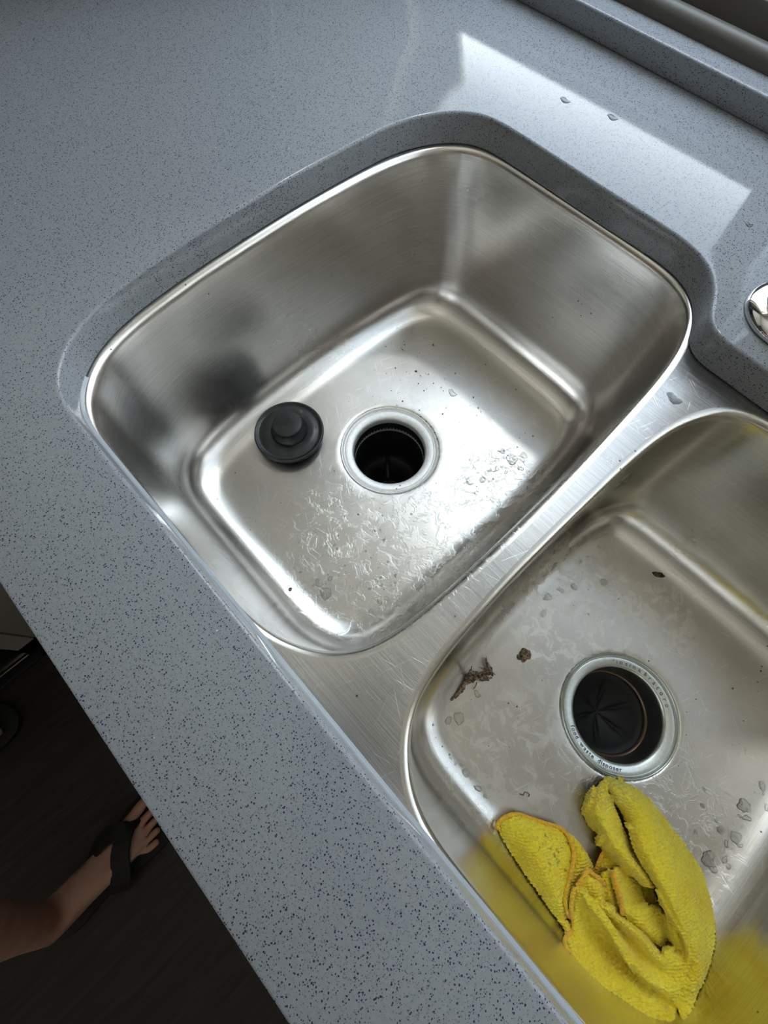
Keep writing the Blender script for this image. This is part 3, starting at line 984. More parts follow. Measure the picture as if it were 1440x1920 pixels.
# grit: dark grains on both bowl floors
bm = bmesh.new()
rnd = random.Random(11)
k = 0
while k < 130:
    if k < 85:
        x, y = rnd.gauss(-.24, .045), rnd.gauss(.265, .045)
        if rnd.random() < .3:
            x, y = rnd.uniform(-.31, -.05), rnd.uniform(.02, .36)
    else:
        x, y = rnd.uniform(.05, .32), rnd.uniform(.02, .31)
    D = DL if x < 0 else DR
    if math.hypot(x - D[0], y - D[1]) < .0605 or not (-.31 < x < .32) or abs(x) < .04 or not (0 < y < .37) or (x > .0 and y > .3) or math.hypot(x - sx, y - sy) < .043:
        continue
    lump(bm, fz(x, y, .0002), rnd.choice((.0004, .0005, .0006, .0009)), (1, rnd.uniform(.6, 1.5), .6), .4, 900, 1, k)
    k += 1
for j in range(5):
    a = math.radians(60 + j * 9)
    x, y = DL[0] + .0583 * math.cos(a), DL[1] + .0583 * math.sin(a)
    lump(bm, (x, y, ZL + .0005), .0009, (1, 1, .6), .5, 900, 1, j)
o = link('grit', bm, debris_m, smooth=False)
tag(o, 'fine dark grit scattered over the steel bowl floors', 'grit', kind='stuff')

def drop_mesh(r, h, seed, lob=0.25):
    bm = bmesh.new()
    N, Kk = 28, 6
    rim = []
    for i in range(N):
        a = 2 * math.pi * i / N
        rim.append(r * (1 + lob * noise.noise(Vector((math.cos(a) * 1.3 + seed * 3.1, math.sin(a) * 1.3, seed)))))
    rows = []
    for j in range(Kk):
        t = j / Kk
        rr_, zz = math.cos(t * math.pi / 2), h * math.sin(t * math.pi / 2) ** .8
        rows.append([bm.verts.new((rim[i] * rr_ * math.cos(2 * math.pi * i / N), rim[i] * rr_ * math.sin(2 * math.pi * i / N), zz)) for i in range(N)])
    topv = bm.verts.new((0, 0, h))
    for a, b in zip(rows, rows[1:]):
        bridge(bm, a, b)
    for i in range(N):
        bm.faces.new((rows[-1][i], rows[-1][(i + 1) % N], topv))
    me = bpy.data.meshes.new('water_drop')
    bm.normal_update(); bm.to_mesh(me); bm.free()
    me.materials.append(water)
    me.polygons.foreach_set('use_smooth', [True] * len(me.polygons))
    return me
variants = [drop_mesh(1.0, 0.32, s * 1.7, 0.5) for s in range(6)]
ORD = ['nearest', 'second nearest', 'third nearest', 'fourth nearest', 'fifth nearest', 'sixth nearest', 'seventh nearest', 'eighth nearest', 'ninth nearest', 'tenth nearest',
       'eleventh nearest', 'twelfth nearest', 'thirteenth nearest', 'fourteenth nearest', 'fifteenth nearest', 'sixteenth nearest', 'seventeenth nearest', 'eighteenth nearest', 'nineteenth nearest', 'twentieth nearest', 'farthest']
def drops(L, label, group, zf=None, flat=1.0, mark=None):
    if mark:
        L = sorted(L, key=lambda q: math.hypot(q[0] - mark[1], q[1] - mark[2]))
    for i, (x, y, r) in enumerate(L):
        o = bpy.data.objects.new('water_drop', variants[(i * 5 + 1) % 6])
        COL.objects.link(o)
        o.location = (x, y, (zf if zf is not None else floor_z(x, y)) + 0.00005)
        a = i * 2.4
        kz = flat * (1.0 if r < .004 else .6)
        o.scale = (r, r * (0.7 + 0.2 * math.sin(i * 3)), r * kz)
        o.rotation_euler = (0, 0, a)
        lb = label
        if mark:
            sz_ = 'small' if r < .0027 else ('large' if r > .0045 else 'middling')
            wh = 'farthest' if i == len(L) - 1 else ORD[i]
            lb = '%s drop %s, %s %s %s' % (sz_, label, wh, 'from' if wh == 'farthest' else 'to', mark[0])
        tag(o, lb, 'water drop', group)
drops([(0.2789, 0.1443, 0.0042), (0.2912, 0.1507, 0.0016), (0.3044, 0.161, 0.0021), (0.3105, 0.1645, 0.0047), (0.3042, 0.1713, 0.0063), (0.2932, 0.1424, 0.0032), (0.3119, 0.1437, 0.0053), (0.2960, 0.1282, 0.0032),
       (0.3080, 0.1333, 0.0032), (0.3129, 0.1216, 0.0030), (0.3160, 0.1409, 0.0028), (0.3110, 0.1086, 0.0032), (0.3035, 0.1118, 0.0063), (0.3004, 0.1391, 0.0064),
       (0.3172, 0.1197, 0.0024), (0.3000, 0.0735, 0.0021), (0.272, 0.1565, 0.0026), (0.3067, 0.1966, 0.0047), (0.3165, 0.1833, 0.0032), (0.2850, 0.1210, 0.0030), (0.2880, 0.1640, 0.0022)],
      'beside the yellow cloth', 'water drops beside the cloth', mark=('the disposer ring', 0.1793, 0.1517))
drops([(0.0567, 0.1872, 0.0047), (0.0602, 0.2034, 0.0053), (0.0638, 0.1725, 0.0062), (0.0560, 0.2437, 0.0030), (0.0581, 0.2535, 0.0024), (0.0594, 0.2718, 0.0020), (0.0643, 0.153, 0.0021), (0.0686, 0.2174, 0.0037), (0.0873, 0.2443, 0.0042), (0.0604, 0.1602, 0.0016)],
      'along the divider wall', 'water drops along the divider', mark=('the plant scrap', 0.06, 0.07))
drops([(0.1098, 0.0038, 0.0042), (0.1258, 0.0031, 0.0037), (0.0982, 0.0025, 0.0021), (0.0914, 0.0026, 0.0016), (0.0734, 0.0343, 0.0060), (0.0679, 0.0253, 0.0040), (0.0599, 0.0107, 0.0018), (0.0709, 0.0624, 0.0037), (0.1353, 0.0035, 0.0021), (0.1021, 0.0059, 0.0016)],
      'in the right bowl front', 'water drops near the front of the right bowl', mark=('the plant scrap', 0.06, 0.07))
drops([(-0.1059, 0.0188, 0.0070), (-0.1187, 0.0193, 0.0048), (-0.0603, 0.0526, 0.0026), (-0.0582, 0.061, 0.0026), (-0.0600, 0.0401, 0.0026), (-0.1145, 0.0321, 0.0030)],
      'in the left bowl front', 'water drops at the front of the left bowl', mark=('the tan crumb', -0.133, -0.006))
drops([(-0.0771, 0.2788, 0.0070), (-0.0829, 0.2544, 0.0060), (-0.0821, 0.2353, 0.0042), (-0.062, 0.2769, 0.0038), (-0.0700, 0.2930, 0.0042), (-0.0928, 0.2795, 0.0042), (-0.0903, 0.2216, 0.0050), (-0.0758, 0.2177, 0.0032),
       (-0.0700, 0.2620, 0.0030), (-0.0880, 0.2660, 0.0028)],
      'in the left wet patch', 'water drops in the wet patch', mark=('the drain ring', -0.185, 0.185))
drops([(-0.1877, 0.2945, 0.0055)], 'lone flat water drop in the left bowl, above the drain ring', None)
drops([(-0.2577, 0.4756, 0.0050)], 'water drop on the sunlit worktop, the one nearer the sun patch corner', 'worktop drops', ZC, .7)
drops([(-0.2119, 0.4879, 0.0050)], 'water drop on the sunlit worktop, the one nearer the tap', 'worktop drops', ZC, .7)
drops([(-0.0521, 0.4584, 0.0030)], 'small water drop on the worktop close to the chrome tap', 'worktop drops', ZC, .8)
drops([(0.0033, 0.3000, 0.0060)], 'flat water drop on the steel divider at its far end', None, ZD - .0003, .3)
# fine splashes: too many to count
bm = bmesh.new()
rnd = random.Random(21)
k = 0
while k < 260:
    u = rnd.random()
    if u < .45:
        x, y = rnd.gauss(-.10, .04), rnd.gauss(.08, .05)
    elif u < .6:
        x, y = rnd.gauss(-.085, .02), rnd.gauss(.25, .03)
    else:
        x, y = rnd.gauss(.285, .03), rnd.gauss(.13, .05)
    D = DL if x < 0 else DR
    if math.hypot(x - D[0], y - D[1]) < .0605 or not ((-.32 < x < -.045) or (.045 < x < .316)) or not (0.0 < y < .36) or (x > 0 and y > .29):
        continue
    r = rnd.choice((.0004, .0006, .0008, .0012))
    lump(bm, fz(x, y, 0.0), r, (1, rnd.uniform(.5, 1.5), .35), .4, 700, 2, k)
    k += 1
o = link('water_splashes', bm, water)
tag(o, 'fine water splashes scattered over the steel bowl floors', 'water', kind='stuff')

# ------------------------------------------------------------------ chrome tap
fx_, fy_ = 0.022, 0.396
fa = empty('tap', (fx_, fy_, ZC))
tag(fa, 'polished chrome kitchen tap standing behind the sink divider', 'tap')
bm = bmesh.new()
lathe(bm, [(.0, ZC + .0002), (.0335, ZC + .0002), (.0345, ZC + .0010), (.0345, ZC + .0035), (.0330, ZC + .0060), (.0295, ZC + .0085), (.0270, ZC + .0095), (.0255, ZC + .0105), (.0250, ZC + .0125), (.0, ZC + .0125)], fx_, fy_)
link('base_flange', bm, chrome, fa, angle=40)
bm = bmesh.new()
lathe(bm, [(.0235, ZC + .012), (.0235, ZC + .0135), (.0228, ZC + .015), (.0225, ZC + .09), (.0220, ZC + .105), (.0235, ZC + .11), (.0235, ZC + .135), (.020, ZC + .142), (.0, ZC + .143)], fx_, fy_, cap_first=True)
link('body', bm, chrome, fa, angle=40)
bm = bmesh.new()
tube(bm, catmull([(fx_, fy_, ZC + .13), (fx_, fy_, ZC + .30), (fx_ + .03, fy_ - .02, ZC + .37), (fx_ + .09, fy_ - .07, ZC + .39), (fx_ + .14, fy_ - .12, ZC + .36), (fx_ + .16, fy_ - .14, ZC + .29), (fx_ + .165, fy_ - .145, ZC + .24)], 8), .0125, 24)
link('spout', bm, chrome, fa)
bm = bmesh.new()
tube(bm, [(fx_ + .02, fy_ + .01, ZC + .12), (fx_ + .05, fy_ + .02, ZC + .135), (fx_ + .11, fy_ + .035, ZC + .165)], [.009, .007, .006], 16)
link('lever', bm, chrome, fa)

# ------------------------------------------------------------------ yellow terry cloth
CLOTH = {
 'tongue': [[(0.1557,-0.005,0.6856),(0.1556,0.0036,0.688),(0.1596,0.0117,0.688),(0.1665,0.0167,0.6848)],[(0.1629,-0.0095,0.6872),(0.1657,0.0035,0.696),(0.1736,0.0161,0.6936),(0.1825,0.0261,0.6864)],[(0.1736,-0.0119,0.6888),(0.1757,0.0043,0.7008),(0.1838,0.0195,0.6964),(0.1944,0.0336,0.688)],[(0.1845,-0.0136,0.6904),(0.1847,0.0023,0.7044),(0.1956,0.0193,0.6976),(0.2066,0.032,0.692)],[(0.1979,-0.0156,0.692),(0.1969,-0.0004,0.7048),(0.2075,0.0137,0.6968),(0.2142,0.0244,0.6956)],[(0.2096,-0.0167,0.6932),(0.2081,-0.0039,0.7052),(0.2155,0.0066,0.6976),(0.2196,0.0129,0.6968)],[(0.2212,-0.0183,0.6948),(0.2182,-0.0075,0.704),(0.222,-0.0026,0.6996),(0.2238,0.0004,0.6988)],[(0.2304,-0.0187,0.6956),(0.2278,-0.0112,0.7004),(0.2293,-0.0086,0.6996),(0.2312,-0.0064,0.6972)],[(0.2357,-0.018,0.6936),(0.2349,-0.0143,0.6976),(0.2364,-0.0121,0.696),(0.2382,-0.01,0.6936)]],
 'tongue_side': [[(0.2,0.035,0.6868),(0.2057,0.0369,0.6828),(0.2104,0.0379,0.6788)],[(0.2091,0.032,0.6892),(0.215,0.0366,0.6892),(0.2245,0.0376,0.6792)],[(0.2163,0.0244,0.6924),(0.2224,0.0312,0.6932),(0.2388,0.0321,0.6816)],[(0.2223,0.0121,0.694),(0.2251,0.0203,0.6948),(0.2343,0.0275,0.6856)],[(0.2258,0.0006,0.6948),(0.2264,0.0068,0.6936),(0.232,0.0116,0.688)],[(0.2314,-0.0074,0.6948),(0.2326,-0.003,0.692),(0.2345,0.0027,0.6872)]],
 'roll_left': [[(0.2022,0.0734,0.6784),(0.1964,0.0835,0.6912),(0.1994,0.0953,0.6856)],[(0.2069,0.0589,0.6792),(0.2002,0.0705,0.6996),(0.2029,0.0866,0.6972)],[(0.2121,0.0546,0.6792),(0.2064,0.0648,0.704),(0.2135,0.0833,0.6952)],[(0.225,0.0544,0.6816),(0.2154,0.0605,0.7072),(0.2259,0.077,0.6936)],[(0.2307,0.0481,0.6848),(0.2249,0.0569,0.7096),(0.2351,0.0733,0.694)],[(0.2403,0.0478,0.6892),(0.2346,0.0553,0.7116),(0.2462,0.0669,0.6944)],[(0.2475,0.0483,0.6932),(0.2431,0.0555,0.7128),(0.2548,0.0641,0.6968)],[(0.2571,0.0503,0.6964),(0.2541,0.055,0.7132),(0.2653,0.0626,0.6972)],[(0.2683,0.0509,0.6956),(0.2644,0.0549,0.7092),(0.2731,0.0601,0.6976)]],
 'roll_right': [[(0.1992,0.0953,0.6828),(0.2009,0.0985,0.6848),(0.2065,0.1021,0.6828),(0.2133,0.1044,0.6776)],[(0.2015,0.0887,0.6908),(0.2044,0.091,0.7008),(0.2095,0.0994,0.6988),(0.2249,0.1103,0.6776)],[(0.2089,0.0846,0.6924),(0.2118,0.0876,0.704),(0.2203,0.0998,0.7028),(0.2403,0.113,0.678)],[(0.2205,0.0829,0.6924),(0.2222,0.0868,0.7044),(0.2303,0.0974,0.7052),(0.2546,0.1114,0.6788)],[(0.2302,0.0793,0.692),(0.2295,0.0836,0.7068),(0.2392,0.0942,0.7076),(0.2699,0.1084,0.6792)],[(0.2321,0.073,0.702),(0.2335,0.0777,0.7148),(0.2495,0.0888,0.712),(0.2786,0.1074,0.6796)],[(0.2377,0.0671,0.7052),(0.2412,0.0718,0.7192),(0.2596,0.0831,0.7144),(0.2929,0.104,0.68)],[(0.246,0.0625,0.7076),(0.249,0.0672,0.7216),(0.2701,0.0784,0.7168),(0.3043,0.0999,0.6812)],[(0.2562,0.06,0.7092),(0.258,0.0628,0.724),(0.2823,0.0726,0.7156),(0.3152,0.0904,0.6844)],[(0.2689,0.0569,0.7096),(0.2679,0.0588,0.7244),(0.2942,0.0653,0.714),(0.323,0.0796,0.6896)],[(0.2784,0.0539,0.7076),(0.2785,0.0534,0.7228),(0.304,0.0562,0.7128),(0.3282,0.067,0.6948)],[(0.2884,0.0518,0.706),(0.2893,0.0497,0.7212),(0.3115,0.0479,0.714),(0.3303,0.0556,0.6988)],[(0.303,0.0506,0.7024),(0.3024,0.0456,0.7168),(0.3182,0.0399,0.714),(0.3311,0.0433,0.7024)],[(0.3139,0.0447,0.7),(0.3114,0.0379,0.7136),(0.3215,0.0293,0.7132),(0.3308,0.0313,0.7056)],[(0.319,0.0307,0.7008),(0.3163,0.0254,0.7116),(0.3233,0.0197,0.712),(0.3294,0.0205,0.7096)],[(0.3221,0.0179,0.7036),(0.3202,0.015,0.71),(0.3238,0.0093,0.7132),(0.3274,0.0104,0.7148)],[(0.3222,0.0081,0.7048),(0.3214,0.0062,0.7108),(0.3231,0.0038,0.7156),(0.3243,0.004,0.7184)]],
 'front_low': [[(0.2442,-0.026,0.7112),(0.2443,-0.0173,0.7032),(0.2364,-0.0062,0.7012),(0.2232,0.0081,0.7064)],[(0.2526,-0.0262,0.7132),(0.2533,-0.0156,0.7044),(0.2474,-0.002,0.6984),(0.2291,0.0108,0.7112)],[(0.2653,-0.0253,0.7108),(0.2655,-0.0122,0.7028),(0.2605,0.0006,0.6968),(0.2381,0.0106,0.7152)],[(0.2769,-0.0243,0.71),(0.2785,-0.0111,0.7028),(0.2746,0.0016,0.6956),(0.2505,0.009,0.7172)],[(0.288,-0.0212,0.7072),(0.2882,-0.0093,0.7044),(0.2873,0.0026,0.6964),(0.264,0.0066,0.7176)],[(0.2979,-0.0178,0.7084),(0.2986,-0.0067,0.706),(0.2988,0.0011,0.6992),(0.2788,0.0036,0.7164)],[(0.305,-0.0152,0.7124),(0.3064,-0.005,0.71),(0.3079,0.002,0.7024),(0.2924,0.0038,0.7152)],[(0.3116,-0.0105,0.7144),(0.3136,-0.0027,0.7116),(0.3162,0.0036,0.7056),(0.3043,0.007,0.7132)],[(0.3182,-0.0043,0.7168),(0.3207,0.0004,0.7144),(0.322,0.005,0.71),(0.3173,0.0144,0.7116)]],
 'front_high': [[(0.2232,0.0081,0.7064),(0.2301,0.0099,0.7012),(0.2343,0.0128,0.7012),(0.2402,0.014,0.6944)],[(0.2291,0.0108,0.7112),(0.2393,0.0131,0.7004),(0.2417,0.0142,0.7064),(0.2535,0.0172,0.6924)],[(0.2381,0.0106,0.7152),(0.2511,0.0131,0.7024),(0.2487,0.0164,0.7132),(0.2634,0.0218,0.6944)],[(0.2505,0.009,0.7172),(0.2632,0.013,0.7032),(0.2588,0.0187,0.7164),(0.2727,0.0241,0.6944)],[(0.264,0.0066,0.7176),(0.2757,0.0139,0.7044),(0.2699,0.0211,0.7172),(0.2849,0.0267,0.6944)],[(0.2788,0.0036,0.7164),(0.2898,0.0132,0.7044),(0.283,0.0211,0.7152),(0.2959,0.0265,0.6944)],[(0.2924,0.0038,0.7152),(0.3006,0.0148,0.7064),(0.2953,0.0228,0.7124),(0.305,0.027,0.696)],[(0.3041,0.007,0.7136),(0.3076,0.0178,0.71),(0.3019,0.0316,0.7108),(0.3038,0.032,0.6992)],[(0.3165,0.0144,0.7128),(0.3142,0.0232,0.7116),(0.3109,0.0339,0.7104),(0.3026,0.0366,0.7028)]],
 'inner_wall': [[(0.2921,0.0513,0.6924),(0.2889,0.05,0.7072),(0.2983,0.0499,0.7024)],[(0.3011,0.0427,0.6924),(0.2972,0.0443,0.7072),(0.3077,0.0466,0.6996)],[(0.3054,0.0383,0.6972),(0.3038,0.0403,0.708),(0.3142,0.0426,0.6984)],[(0.3035,0.037,0.7032),(0.3111,0.0343,0.7084),(0.3182,0.0377,0.6976)]],
 'pleat_a': [[(0.2258,0.0105,0.7024),(0.2245,0.0192,0.704),(0.2253,0.026,0.7016)],[(0.2355,0.0111,0.6984),(0.2318,0.0205,0.7068),(0.2358,0.0308,0.6996)],[(0.2483,0.0119,0.6944),(0.2411,0.0194,0.706),(0.2424,0.029,0.6976)],[(0.2566,0.016,0.6884),(0.2485,0.0217,0.698),(0.2475,0.0285,0.692)]],
 'pleat_b': [[(0.2396,0.0359,0.6916),(0.2388,0.04,0.6992),(0.2452,0.0426,0.6932)],[(0.2472,0.0272,0.69),(0.2426,0.0311,0.7016),(0.2515,0.0345,0.6956)],[(0.2543,0.0213,0.6884),(0.2491,0.0243,0.702),(0.2576,0.0303,0.696)],[(0.2635,0.0192,0.6864),(0.2575,0.0223,0.6984),(0.2651,0.0237,0.6944)]],
 'pleat_c': [[(0.2382,0.0406,0.7052),(0.2438,0.0485,0.6992),(0.2538,0.0524,0.6912)],[(0.2445,0.0345,0.7076),(0.255,0.0455,0.6976),(0.2686,0.0514,0.6896)],[(0.252,0.0305,0.708),(0.2658,0.037,0.698),(0.2746,0.0458,0.694)],[(0.2604,0.0241,0.7044),(0.2673,0.0323,0.706),(0.2751,0.0444,0.702)],[(0.2767,0.0235,0.6964),(0.2762,0.0302,0.7064),(0.2848,0.0496,0.698)],[(0.2907,0.0244,0.6904),(0.2888,0.0311,0.7024),(0.2987,0.0462,0.6924)],[(0.3078,0.0264,0.688),(0.3055,0.0306,0.6916),(0.309,0.0398,0.6884)]],
 'back_low': [[(0.2404,0.0289,0.6816),(0.2343,0.0386,0.6884),(0.2328,0.0475,0.688)],[(0.2441,0.0337,0.6836),(0.2393,0.0423,0.6924),(0.2424,0.0511,0.69)],[(0.2473,0.0413,0.6856),(0.2486,0.0485,0.6912),(0.2556,0.0518,0.6892)]],
 'curl': [[(0.2309,-0.0189,0.6984),(0.2346,-0.015,0.6996),(0.2424,-0.0105,0.6928)],[(0.2386,-0.0198,0.6992),(0.2406,-0.0177,0.7016),(0.2455,-0.0144,0.696)],[(0.239,-0.0242,0.706),(0.24,-0.0225,0.7092),(0.2449,-0.0173,0.702)],[(0.2446,-0.0257,0.71),(0.2442,-0.0226,0.7088),(0.2453,-0.0184,0.7044)]],
 'base': [[(0.2418,0.0299,0.6808),(0.2456,0.0376,0.6816),(0.2545,0.0475,0.6824),(0.2795,0.0581,0.6828)],[(0.235,0.0072,0.6824),(0.2583,0.0198,0.6832),(0.2746,0.0299,0.6844),(0.3004,0.0496,0.6844)],[(0.2424,-0.0099,0.6884),(0.27,0.0027,0.6856),(0.2917,0.0174,0.6844),(0.3119,0.0409,0.6876)],[(0.2493,-0.0221,0.7008),(0.2848,-0.0151,0.6972),(0.3054,0.0014,0.6932),(0.3221,0.028,0.696)],[(0.2578,-0.0248,0.7068),(0.2918,-0.0182,0.702),(0.3104,-0.0095,0.7088),(0.3251,0.0156,0.7036)]],
}
HEMS = {
 'tongue_hem': [(0.1581,-0.0066,0.6884),(0.1553,-0.0051,0.6888),(0.1551,0.0026,0.6892),(0.1595,0.0115,0.6888),(0.166,0.0164,0.6868),(0.1823,0.0259,0.6872),(0.194,0.0334,0.6892),(0.2003,0.0343,0.6912),(0.2059,0.0321,0.694),(0.2098,0.029,0.6964),(0.2137,0.0239,0.6976),(0.2186,0.0129,0.6988),(0.2236,0.0006,0.6996),(0.2265,-0.0048,0.7008),(0.2318,-0.0085,0.7004),(0.2372,-0.0099,0.6956)],
 'front_hem': [(0.2221,0.0089,0.7072),(0.2256,0.0016,0.7064),(0.231,-0.0046,0.7036),(0.2386,-0.0094,0.6992),(0.2434,-0.0137,0.6984),(0.2394,-0.0206,0.704),(0.2373,-0.0247,0.7104),(0.2389,-0.0262,0.7144),(0.243,-0.0261,0.7132)],
 'pleat_hem': [(0.2245,0.0108,0.7044),(0.2231,0.0187,0.706),(0.2244,0.0259,0.7036),(0.2316,0.0277,0.7028),(0.2418,0.0289,0.6988)],
 'inner_hem': [(0.2376,0.0405,0.7064),(0.24,0.0378,0.7084),(0.2445,0.034,0.7096),(0.2509,0.0304,0.71),(0.2555,0.0268,0.708),(0.2609,0.0231,0.7044)],
 'back_hem': [(0.2399,0.0293,0.6836),(0.2359,0.035,0.6876),(0.2326,0.0423,0.69),(0.2316,0.0476,0.69)],
}

def surf_grid(rows, n):
    """Catmull-Rom surface through a grid of points"""
    R1 = [catmull(r, n) for r in rows]
    cols = [catmull([r[j] for r in R1], n) for j in range(len(R1[0]))]
    return cols
cloth_bm = bmesh.new()
for key, rows in CLOTH.items():
    rows = [[Vector((p[0], p[1], max(p[2], floor_z(p[0], p[1]) + .0012))) for p in r] for r in rows]
    Gd = surf_grid(rows, 10)
    th = 0.0034
    nI, nJ = len(Gd), len(Gd[0])
    vt, vb = [], []
    for i in range(nI):
        a, b = [], []
        for j in range(nJ):
            p = Gd[i][j]
            du = Gd[min(i + 1, nI - 1)][j] - Gd[max(i - 1, 0)][j]
            dv = Gd[i][min(j + 1, nJ - 1)] - Gd[i][max(j - 1, 0)]
            nn = du.cross(dv)
            nn = nn.normalized() if nn.length > 1e-12 else Vector((0, 0, 1))
            if nn.z < 0:
                nn = -nn
            fzv = floor_z(p.x, p.y) + .0006
            q = p - nn * th
            q.z = max(q.z, fzv)
            pz = p.copy(); pz.z = max(pz.z, fzv + .0012)
            a.append(cloth_bm.verts.new(pz)); b.append(cloth_bm.verts.new(q))
        vt.append(a); vb.append(b)
    for i in range(nI - 1):
        for j in range(nJ - 1):
            cloth_bm.faces.new((vt[i][j], vt[i + 1][j], vt[i + 1][j + 1], vt[i][j + 1]))
            cloth_bm.faces.new((vb[i][j], vb[i][j + 1], vb[i + 1][j + 1], vb[i + 1][j]))
    for i in range(nI - 1):
        cloth_bm.faces.new((vt[i][0], vb[i][0], vb[i + 1][0], vt[i + 1][0]))
        cloth_bm.faces.new((vt[i][-1], vt[i + 1][-1], vb[i + 1][-1], vb[i][-1]))
    for j in range(nJ - 1):
        cloth_bm.faces.new((vt[0][j], vt[0][j + 1], vb[0][j + 1], vb[0][j]))
        cloth_bm.faces.new((vt[-1][j], vb[-1][j], vb[-1][j + 1], vt[-1][j + 1]))
cloth = link('cleaning_cloth', cloth_bm, yellow)
rm = cloth.modifiers.new('merge', 'REMESH')
rm.mode = 'VOXEL'
rm.voxel_size = 0.00075
sm = cloth.modifiers.new('soften', 'SMOOTH')
sm.factor = 0.5
sm.iterations = 2
bpy.context.view_layer.update()
me = bpy.data.meshes.new_from_object(cloth.evaluated_get(bpy.context.evaluated_depsgraph_get()))
cloth.modifiers.clear()
cloth.data = me
me.name = 'cleaning_cloth'
def terry_push(me, amp):
    """loops of the pile: little bumps set in ribs"""
    nv = [v.normal.copy() for v in me.vertices]
    for v, n in zip(me.vertices, nv):
        p = v.co
        d = noise.voronoi(Vector((p.x * 480, p.y * 480, p.z * 480)))[0][0]
        rib = math.sin((p.x * 0.80 - p.y * 0.60 + 0.004 * noise.noise(p * 60)) * 2 * math.pi / 0.0024)
        fold = noise.noise(p * 90) * 0.8
        h = amp * ((0.55 - d) * 1.4 + rib * 0.40 + fold * 0.8)
        v.co = p + n * h
terry_push(me, 0.0010)
for v in me.vertices:
    zf = floor_z(v.co.x, v.co.y) + .0003
    if v.co.z < zf:
        v.co.z = zf
me.polygons.foreach_set('use_smooth', [True] * len(me.polygons))
tag(cloth, 'crumpled yellow terry cleaning cloth with orange hems in the right bowl', 'cloth')
cloth['origin'] = [0, 0, 0]
for key, pts in HEMS.items():
    bm = bmesh.new()
    P = catmull([Vector((p[0], p[1], max(p[2] + .0006, floor_z(p[0], p[1]) + .0020))) for p in pts], 10)
    tube(bm, P, [.00165 * (1 + .25 * noise.noise(p * 300)) for p in P], 12)
    o = link('hem', bm, orange, cloth)
    o['label'] = 'orange stitched edge of the cloth'

# ------------------------------------------------------------------ the person standing at the sink (seen: a foot, a shin and a toe)
def skin_body(name, joints, bones, m, sub=2, root=0):
    me = bpy.data.meshes.new(name)
    me.from_pydata([j[0] for j in joints], bones, [])
    o = bpy.data.objects.new(name, me)
    COL.objects.link(o)
    sk = o.modifiers.new('skin', 'SKIN')
    sk.use_smooth_shade = True
    for i, (p, r) in enumerate(joints):
        d = me.skin_vertices[0].data[i]
        d.radius = r if isinstance(r, tuple) else (r, r)
        d.use_root = (i == root)
    ss = o.modifiers.new('subdivide', 'SUBSURF')
    ss.levels = ss.render_levels = sub
    bpy.context.view_layer.update()
    me2 = bpy.data.meshes.new_from_object(o.evaluated_get(bpy.context.evaluated_depsgraph_get()))
    o.modifiers.clear()
    o.data = me2
    me2.materials.clear()
    me2.materials.append(m)
    me2.polygons.foreach_set('use_smooth', [True] * len(me2.polygons))
    return o
J, Bn = [], []
def add(p, r, parent=None):
    J.append((p, r))
    if parent is not None:
        Bn.append((parent, len(J) - 1))
    return len(J) - 1
pel = add((-0.33, -0.76, 0.96), (.13, .10))
wai = add((-0.33, -0.74, 1.06), (.125, .09), pel)
def leg(hip, knee, shin, ank, heel, yaw, side):
    """side +1: the little toe is on +x"""
    a = add(hip, .085, pel)
    b = add(tuple((Vector(hip) * .5 + Vector(knee) * .5)), .072, a)
    c = add(knee, .056, b)
    d = add(shin, .047, c)
    d2 = add(tuple(Vector(shin) * .35 + Vector(ank) * .65), .036, d)
    e = add(ank, .034, d2)
    F = lambda x, y, z: tuple(Vector(heel) + Matrix.Rotation(yaw, 3, 'Z') @ Vector((x * side * 1.12, y * 1.08, z)))
    e2 = add(F(0, .030, .052), .034, e)
    add(F(0, -.004, .026), .024, e2)
    m1 = add(F(-.004, .085, .046), (.034, .028), e2)
    m2 = add(F(-.002, .135, .032), (.038, .020), m1)
    m3 = add(F(.000, .175, .024), (.040, .014), m2)
    toes = [(-.028, .188, -.032, .240, .0125), (-.0085, .196, -.0085, .238, .0088), (.0075, .193, .008, .231, .0082), (.0215, .187, .0235, .221, .0078), (.034, .178, .0375, .207, .0075)]
    for x0, y0, x1, y1, r in toes:
        t0 = add(F(x0, y0, .019), r * 1.02, m3)
        t1 = add(F((x0 + x1) / 2, (y0 + y1) / 2, .0205), r * .92, t0)
        add(F(x1, y1 - r * .8, .016), r * .9, t1)
    return F
SOLE = 0.020
FR = leg((-0.235, -0.76, 0.90), (-0.175, -0.590, 0.50), (-0.155, -0.660, 0.33), (-0.122, -0.735, SOLE + .092), (-0.114, -0.762, SOLE), math.radians(6), 1)
FL = leg((-0.425, -0.77, 0.90), (-0.48, -0.70, 0.50), (-0.50, -0.80, 0.34), (-0.528, -0.905, SOLE + .092), (-0.528, -0.930, SOLE), math.radians(4), -1)
